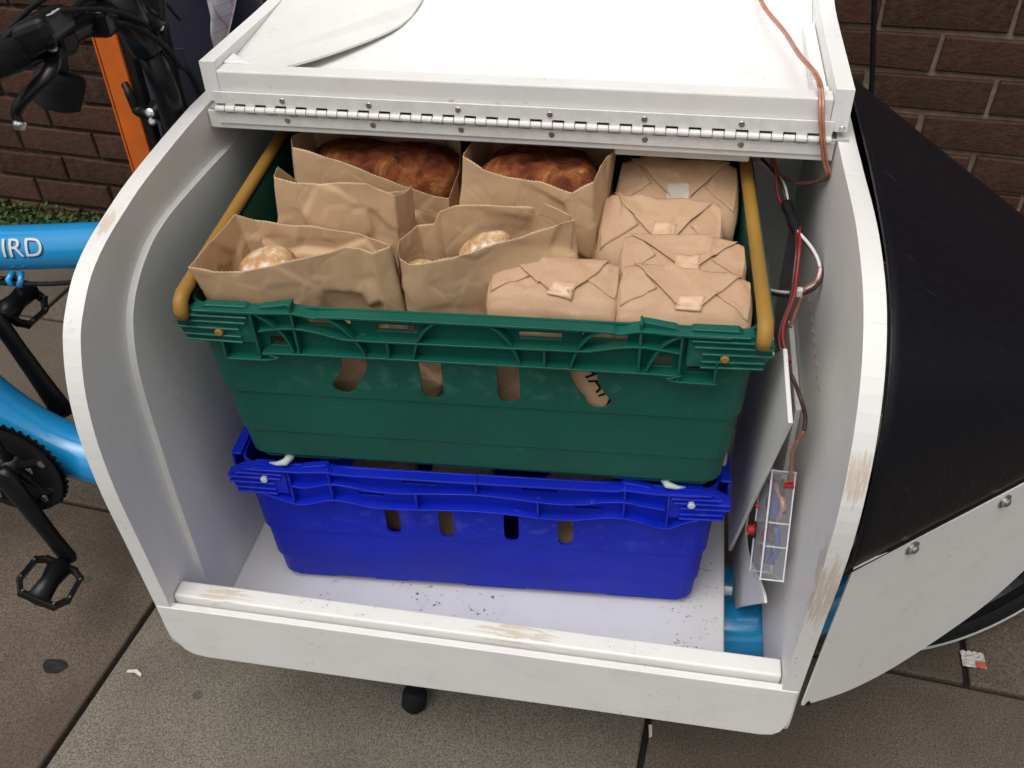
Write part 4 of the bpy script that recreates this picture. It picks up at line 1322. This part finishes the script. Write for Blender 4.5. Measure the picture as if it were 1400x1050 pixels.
# middle left
paper_bag('paper_bag', 'upright crumpled paper bag between the floury roll bag and the left dark loaf',
    [(-.2385, -.050, .553), (-.215, -.052, .549), (-.186, -.051, .548), (-.160, -.052, .551), (-.135, -.050, .552), (-.123, -.047, .544), (-.106, -.046, .538), (-.099, -.026, .531), (-.097, -.006, .528), (-.12, .022, .505), (-.18, .03, .492), (-.235, .026, .498), (-.250, -.012, .545)],
    [(-.266, -.055), (-.235, -.055), (-.20, -.055), (-.17, -.055), (-.145, -.055), (-.13, -.055), (-.108, -.052), (-.104, -.03), (-.100, -.008), (-.11, .03), (-.18, .035), (-.245, .03), (-.262, -.01)], .275, 9)
# front row
paper_bag('paper_bag', 'wide open paper bag with a floury roll at the left front of the green crate',
    [(-.283, -.190, .5215), (-.255, -.192, .520), (-.226, -.189, .5215), (-.180, -.180, .530), (-.140, -.168, .537), (-.122, -.168, .545), (-.108, -.164, .543), (-.094, -.168, .540), (-.079, -.160, .545), (-.087, -.130, .528), (-.103, -.098, .508), (-.140, -.080, .507), (-.185, -.070, .505), (-.225, -.069, .507), (-.261, -.070, .510), (-.278, -.082, .5215), (-.281, -.135, .5215)],
    [(-.250, -.150), (-.236, -.152), (-.210, -.149), (-.168, -.142), (-.135, -.138), (-.12, -.138), (-.105, -.136), (-.09, -.135), (-.070, -.132), (-.074, -.115), (-.082, -.09), (-.13, -.072), (-.18, -.068), (-.215, -.066), (-.245, -.066), (-.258, -.08), (-.262, -.12)], .265, 13)
paper_bag('paper_bag', 'open paper bag with a slanting serrated edge and floury bread, front middle of crate',
    [(-.072, -.153, .527), (-.062, -.156, .523), (-.051, -.155, .524), (-.020, -.146, .527), (.006, -.134, .534), (.035, -.122, .539), (.061, -.111, .545), (.080, -.104, .550), (.096, -.100, .553), (.092, -.080, .546), (.085, -.054, .533), (.056, -.046, .540), (.049, -.043, .524), (.045, -.044, .532), (-.005, -.045, .533), (-.040, -.046, .530), (-.056, -.050, .525), (-.062, -.055, .512), (-.080, -.060, .511), (-.089, -.098, .514), (-.082, -.130, .520)],
    [(-.068, -.130), (-.058, -.131), (-.045, -.131), (-.018, -.124), (.006, -.115), (.035, -.108), (.061, -.102), (.080, -.098), (.098, -.094), (.098, -.078), (.096, -.050), (.06, -.042), (.052, -.040), (.045, -.040), (-.005, -.040), (-.035, -.040), (-.050, -.044), (-.056, -.05), (-.068, -.055), (-.072, -.095), (-.071, -.13)], .268, 17)

# ================================================================== BREAD
def loaf(name, label, c, h, rot, mat, seed, e=.55, amp=.006, cat='bread', group=None):
    Rm = Matrix.Rotation(rot[2], 3, 'Z') @ Matrix.Rotation(rot[1], 3, 'Y') @ Matrix.Rotation(rot[0], 3, 'X')
    def fn(u, v):
        a = 2 * math.pi * u; b = math.pi * (v - .5)
        pw = lambda x, k: math.copysign(abs(x) ** k, x)
        p = Vector((h[0] * pw(math.cos(b), e) * pw(math.cos(a), e), h[1] * pw(math.cos(b), e) * pw(math.sin(a), e), h[2] * pw(math.sin(b), .8)))
        q = p * 26 + Vector((seed, seed, seed))
        d = noise.noise(q) * amp + noise.noise(q * 2.3) * amp * .5
        return Rm @ (p + p.normalized() * d)
    m = MB().grid(fn, 72, 40, wrap=True)
    o = m.build(name, mat, smooth=True)
    o.location = c
    return tag(o, label, cat, group)
loaf('focaccia', 'dark brown crusted loaf with herbs in the back left paper bag', (-.166, .112, .480), (.095, .050, .036), (R(-14), 0, R(2)), 'crust_dark', 1.0, .42, .009)
loaf('focaccia', 'dark brown crusted loaf in the tall serrated paper bag beside the parcels', (.034, .090, .490), (.070, .056, .036), (R(-12), 0, 0), 'crust_dark', 4.0, .42, .009)
loaf('bread_roll', 'round floury roll lying in the left front paper bag', (-.230, -.122, .480), (.031, .026, .022), (R(12), R(-12), R(12)), 'crust_floury', 2.0, .95, .003)
loaf('bread_roll', 'long floury roll poking up out of the front middle paper bag', (.002, -.092, .508), (.031, .017, .014), (R(5), R(-34), R(-4)), 'crust_floury', 7.0, .9, .003)
loaf('bread_roll', 'small floury roll low at the left corner of the front middle paper bag', (-.060, -.120, .486), (.022, .022, .014), (0, R(8), 0), 'crust_floury', 9.0, .9, .003)

# ================================================================== WRAPPED PARCELS
def parcel(label, cx, yb, yf, hw, ztop, zbot, seed, lean=0.0, tape='tape_paper', tip=(-.10, .22), skew=0.0, group='wrapped parcels', taper=0.0, tb=-.30):
    o = thing('wrapped_parcel', label, 'parcel', (cx, (yb + yf) / 2, zbot), group=group)
    hd = (yb - yf) / 2; cy = (yb + yf) / 2
    r5 = random.Random(seed)
    def top(a, b):
        """height of the folded end; b = +1 at the back edge"""
        t_ = (1 - b) / 2
        z = ztop - .44 * (yb - yf) * t_ ** 1.25 - .016 * max(0, t_ - .82) * 3 - .006 * abs(a) ** 6 - .0015 * max(0, b - .8)
        z += noise.noise(Vector((a * 2.2 + seed, b * 2.2, seed))) * .0020 + lean * a + facet(Vector((a, b * .6, 0)), 1.9, seed) * .0032
        return z
    def xy(a, b):
        # slightly barrel-shaped plan with rounded corners
        w = hw * (1 - .03 * max(0, b)) * (1 - .03 * b * b)
        return cx + a * w, cy + b * hd * (1 - .03 * a * a)
    m = MB()
    nA, nB = 28, 18
    m.grid(lambda u, v: Vector((*xy(u * 2 - 1, v * 2 - 1), top(u * 2 - 1, v * 2 - 1))), nA, nB)
    per = [(u / nA * 2 - 1, -1) for u in range(nA)] + [(1, v / nB * 2 - 1) for v in range(nB)] + [(1 - u / nA * 2, 1) for u in range(nA)] + [(-1, 1 - v / nB * 2) for v in range(nB)]
    def side(u, v):
        a, b = per[int(round(u * len(per))) % len(per)]
        x, y = xy(a, b)
        z0 = top(a, b)
        z = z0 + (zbot - z0) * v
        y = yb - (yb - y) * (1 - taper * v)
        bul = math.sin(min(1, v * 9) * math.pi / 2) * .0035
        q = Vector((x * 14, y * 14, z * 12 + seed))
        k = bul + (facet(Vector((x, y, z)), 17, seed) * .007 + abs(noise.noise(q)) * .004 - .002) * min(1, v * 8)
        d = Vector((a if abs(a) == 1 else a * .4, b if abs(b) == 1 else b * .4, 0)).normalized()
        return Vector((x, y, z)) + d * k
    m.grid(side, len(per), 26, wrap=True)
    m.build('body', 'kraft_wrap', o, smooth=True, merge=2e-5)
    def layer(q, h, nm, mat, nu=14, nv=14, parent=o, th=.0004, wob=.0003, edge=0.0):
        """quad q in (a,b): back-left, back-right, front-right, front-left"""
        def fn(u, v):
            A = [q[0][i] * (1 - u) + q[1][i] * u for i in (0, 1)]; B = [q[3][i] * (1 - u) + q[2][i] * u for i in (0, 1)]
            a, b = A[0] * (1 - v) + B[0] * v, A[1] * (1 - v) + B[1] * v
            x, y = xy(max(-1.02, min(1.02, a)), max(-1.0, min(1.02, b)))
            lift = edge * (abs(u - .5) * 2) ** 4
            return Vector((x, y, top(a, b) + h + lift + noise.noise(Vector((a * 7, b * 7, seed + h * 1000))) * wob))
        return MB().grid(fn, nu, nv).build(nm, mat, parent, smooth=True, solid=th)
    j = lambda s_=.04: r5.uniform(-s_, s_)
    layer([(-1.0, .92), (-.82, 1.0), (-.40 + j(), .05 + j()), (-.96, -.62 + j(.12))], .0009, 'side_fold', 'kraft_wrap', edge=.0012)
    layer([(.82, 1.0), (1.0, .92), (.96, -.55 + j(.12)), (.45 + j(), .05 + j())], .0009, 'side_fold', 'kraft_wrap', edge=.0012)
    fl = layer([(-.90 + j(), 1.0), (.88 + j(), 1.0), (tip[1] + skew, tb), (tip[0] + skew, tb)], .0022, 'flap', 'kraft_wrap', 24, 20, edge=.0014)
    c = (tip[0] + tip[1]) / 2 + skew; k = r5.uniform(-.05, .05)
    layer([(c - .19 + k, tb + .42), (c + .19 + k, tb + .42 - k), (c + .17, tb - .16), (c - .22, tb - .16 + k)], .0030, 'tape', tape, 8, 8, fl, .0002, .0002)
    return o
parcel('brown paper parcel farthest back in the right row, sealed with shiny clear tape', .194, .122, .040, .070, .515, .275, 1, tape='clear_tape')
parcel('brown paper parcel second from the back in the right row, set to the left', .180, .034, -.046, .067, .511, .274, 2, skew=.0)
parcel('brown paper parcel second from the front in the right row', .206, -.046, -.104, .065, .511, .27, 3, skew=.04)
parcel('brown paper parcel with a torn fold at the right front corner of the green crate', .211, -.105, -.160, .066, .508, .268, 4, skew=.02, lean=-.003, taper=.55, tb=-.55)
p5 = parcel('brown paper parcel standing alone left of the right row at the front', .080, -.103, -.158, .066, .511, .268, 5, skew=.08, taper=.50, tb=-.55)
# handwriting that shows through the curved slot of the green crate
vs, fs = text_mesh('HAN)', .030)
out = []
for v in vs:
    x, z = v.x, v.y
    a = R(-58)
    xx = x * math.cos(a) - z * math.sin(a); zz = x * math.sin(a) + z * math.cos(a)
    out.append((.108 + xx, -.1612, .418 + zz))
MB().add(out, fs).build('marker_writing', 'black_ink', p5)
MB().box((.070, -.1606, .350), (.150, -.1590, .440)).build('writing_label', 'kraft_wrap', p5)
# paper parcels that show through the slots of the blue crate
for (x, lab) in ((-.165, 'brown paper parcel behind the leftmost slot of the blue crate'), (-.055, 'brown paper parcel behind the second slot of the blue crate'), (.105, 'brown paper parcel behind the rightmost slot of the blue crate')):
    parcel(lab, x, -.03, -.122 - x * .06, .044 if x < 0 else .05, .132, .006, 20 + int(x * 100), group='parcels inside the blue crate', taper=.35)

# ================================================================== ELECTRONICS AND WIRING
eb = thing('electronics_box', 'clear plastic box of wires with a red push button inside the right side panel', 'plastic box', (.332, -.17, .134))
A, B, Cc, D = (-.101, .237), (-.164, .134), (-.235, .205), (-.172, .308)
x0, x1 = .320, .3465
def ebp(u, v, x):          # u from B to A (up), v from B to C (towards the street)
    return Vector((x, B[0] + (A[0] - B[0]) * u + (Cc[0] - B[0]) * v, B[1] + (A[1] - B[1]) * u + (Cc[1] - B[1]) * v))
def ebbox(u0, u1, v0, v1, xa, xb):
    m = MB()
    return m.add([ebp(u0, v0, xa), ebp(u1, v0, xa), ebp(u1, v1, xa), ebp(u0, v1, xa), ebp(u0, v0, xb), ebp(u1, v0, xb), ebp(u1, v1, xb), ebp(u0, v1, xb)],
                 [(0, 1, 2, 3), (7, 6, 5, 4), (0, 4, 5, 1), (1, 5, 6, 2), (2, 6, 7, 3), (3, 7, 4, 0)])
case = ebbox(0, 1, 0, 1, x0 + .003, x1).build('case', 'clear_plastic', eb, bevel=.003)
ebbox(-.03, 1.03, -.03, 1.03, x0, x0 + .0028).build('case_lid', 'clear_plastic', eb, bevel=.001)
for u in (.30, .52):
    ebbox(u, u + .012, .02, .98, x0 + .004, x1 - .001).build('divider', 'grime_white', eb)
for (u, v) in ((0, 0), (0, 1), (1, 0), (1, 1)):
    pass
for (q0, q1) in (((0, 0), (1, 0)), ((1, 0), (1, 1)), ((1, 1), (0, 1)), ((0, 1), (0, 0))):
    for xx in (x0 + .0014, x1 - .001):
        MB().tube([ebp(*q0, xx), ebp(*q1, xx)], .0009, 6).build('case_edge', 'frosted', eb)
    MB().tube([ebp(*q0, x0), ebp(*q0, x1)], .0009, 6).build('case_edge', 'frosted', eb)
bt = ebp(.42, .18, x0)
MB().lathe([(.0075, 0), (.0075, .002), (.0055, .0025), (.0055, .008), (.0042, .0092)], bt, (-1, -.1, 0), 18).build('push_button', 'red_plastic', eb)
MB().lathe([(.010, 0), (.010, .0018)], bt + Vector((.0002, 0, 0)), (-1, 0, 0), 18).build('button_collar', 'black_plastic', eb)
MB().lathe([(.0028, 0), (.0028, .003), (.001, .004)], ebp(.66, .25, x0), (-1, 0, 0), 10).build('indicator', 'red_plastic', eb)
r6 = random.Random(11)
simple('blue_wire', (.02, .05, .22), .4)
for i, mt in enumerate(['red_wire', 'red_wire', 'blue_wire', 'blue_wire', 'black_plastic', 'red_wire', 'copper_wire', 'blue_wire', 'black_plastic', 'red_wire', 'black_plastic']):
    pts = []
    u, v = r6.uniform(.45, .9), r6.uniform(.2, .7)
    for k in range(5):
        u = max(.12, min(.92, u + r6.uniform(-.26, .2))); v = max(.12, min(.88, v + r6.uniform(-.28, .28)))
        pts.append(ebp(u, v, r6.uniform(x0 + .008, x1 - .006)))
    MB().tube(spline(pts, 4), .0022 if i % 3 else .0034, 7).build('wire', mt, eb, smooth=True)
ebbox(.55, .82, .32, .72, x0 + .010, x0 + .018).build('circuit_board', 'blue_wire', eb)
ebbox(.70, .88, .48, .60, x0 + .012, x0 + .021).build('connector', 'red_plastic', eb)
ebbox(.12, .24, .3, .62, x0 + .010, x0 + .020).build('connector', 'black_plastic', eb)

sc_ = thing('speaker_cable', 'pale copper-coloured twin cable running from the lid over the hinge into the box', 'cable', (.332, .06, .58))
pk = [(.250, .444, .84), (.255, .436, .74), (.262, .418, .67), (.272, .375, .638), (.282, .32, .630), (.303, .24, .628), (.314, .16, .632), (.325, .11, .634), (.3305, .080, .632), (.333, .058, .621), (.335, .050, .606), (.340, .0475, .584), (.348, .052, .556), (.3545, .058, .537), (.346, .09, .513), (.328, .12, .496), (.311, .15, .492), (.303, .17, .505)]
for k in (-1, 1):
    MB().tube([q + Vector((k * .0016, 0, 0)) for q in spline(pk, 8)], .0017, 8).build('strand', 'copper_wire', sc_, smooth=True)
for (x, y, z) in ((.3255, .105, .630), (.3318, .066, .6255)):
    MB().box((x - .0055, y - .004, z - .004), (x + .0055, y + .004, z + .0055)).build('cable_clip', 'clear_plastic', sc_, bevel=.0015)

wl = thing('wiring_loom', 'brown, red and white wires hanging down the right inside of the box with black tape', 'wires', (.33, 0, .30))
MB().tube(spline([(.282, .16, .503), (.294, .14, .506), (.306, .12, .505), (.316, .10, .501), (.321, .08, .488), (.325, .06, .482)], 6), .0021, 8).build('wire', 'white_wire', wl, smooth=True)
MB().tube(spline([(.300, .125, .526), (.306, .11, .509), (.308, .10, .497), (.314, .085, .486), (.324, .06, .480)], 6), .0018, 8).build('wire', 'red_wire', wl, smooth=True)
MB().tube(spline([(.290, .15, .51), (.309, .105, .507), (.319, .08, .49), (.326, .05, .479)], 6), .0018, 8).build('wire', 'brown_wire', wl, smooth=True)
MB().tube(spline([(.319, .082, .489), (.325, .06, .482), (.331, .036, .478)], 6), [.0062 + .0008 * math.sin(i) for i in range(13)], 10).build('tape_sleeve', 'black_rubber', wl, smooth=True)
lp0 = [(.330, .036, .480), (.344, .0, .480), (.3525, -.02, .470), (.350, -.030, .458), (.340, -.030, .447), (.323, -.020, .434), (.304, .02, .412), (.30, .06, .40)]
MB().tube(spline(lp0, 6), .0020, 8).build('wire', 'white_wire', wl, smooth=True)
MB().tube([q + Vector((.002, -.002, -.003)) for q in spline(lp0, 6)], .0022, 8).build('wire', 'brown_wire', wl, smooth=True)
dn = [(.329, .036, .480), (.328, .0, .474), (.327, -.02, .458), (.324, -.05, .445), (.315, -.08, .431), (.314, -.10, .422), (.322, -.12, .410), (.331, -.13, .399), (.338, -.15, .392), (.3445, -.16, .377), (.3445, -.17, .366)]
MB().tube(spline(dn, 6), .0022, 8).build('wire', 'brown_wire', wl, smooth=True)
MB().tube([q + Vector((.0035, .004, .002)) for q in spline(dn[:7], 6)] + [Vector((.333, -.05, .36)), Vector((.335, -.03, .28))], .0020, 8).build('wire', 'red_wire', wl, smooth=True)
MB().tube(spline(lp0[2:5] + [(.335, -.035, .425), (.330, -.045, .405)], 6), .0022, 8).build('wire', 'copper_wire', wl, smooth=True)
MB().tube(spline([(.3445, -.17, .366), (.340, -.172, .354), (.337, -.174, .338), (.3395, -.176, .316), (.341, -.178, .300)], 6), .0020, 8).build('wire', 'copper_wire', wl, smooth=True)
MB().box((.335, -.183, .294), (.345, -.174, .2985)).build('connector', 'red_plastic', wl, bevel=.001)
MB().box((.328, -.034, .438), (.338, -.026, .447)).build('cable_tie', 'white_wire', wl, bevel=.001)

# ================================================================== LITTER
def scrap(name, label, pts, z, mat, th=.0012):
    c = sum((Vector(p) for p in pts), Vector((0, 0))) / len(pts)
    m = MB().plate([[(a - c.x, b - c.y) for a, b in pts]], lambda u, v, w: Vector((u, v, w + .0015 * math.sin(u * 300))), th)
    o = m.build(name, mat, bevel=.0003, seg=1)
    o.location = (c.x, c.y, GZ + z)
    return tag(o, label, 'litter')
gum = [(.019 * math.cos(R(a)) * (1 + .12 * math.sin(R(a * 3))), .014 * math.sin(R(a)) * (1 + .1 * math.cos(R(a * 2)))) for a in range(0, 360, 18)]
scrap('chewing_gum', 'flattened black blob of gum on the dark slab at the lower left', [(-.694 + x, -.205 + y) for x, y in gum], .0018, 'gum_dark', .0016)
scrap('paper_shred', 'thin pale shred on the light slab below the left end of the box', [(-.576, -.194), (-.562, -.190), (-.551, -.196), (-.551, -.201), (-.563, -.196), (-.575, -.198)], .0020, 'litter_white')
scrap('paper_shred', 'small pale chip lying in the slab joint under the skirt', [(.226, -.157), (.231, -.157), (.232, -.176), (.228, -.178)], .0005, 'litter_white')
wr = thing('sweet_wrapper', 'small crumpled white and red wrapper on the pavement beneath the front wheel', 'litter', (.707, .027, GZ))
def wf(u, v):
    x = .690 + .034 * u; y = .014 + .028 * v
    return Vector((x, y, GZ + .004 + .006 * abs(noise.noise(Vector((u * 4, v * 4, 1))))))
MB().grid(wf, 12, 10).build('foil', 'grime_white', wr, smooth=False, solid=.0004)
MB().box((.708, .012, GZ + .0075), (.722, .022, GZ + .0105)).build('red_corner', 'litter_red', wr, bevel=.001)
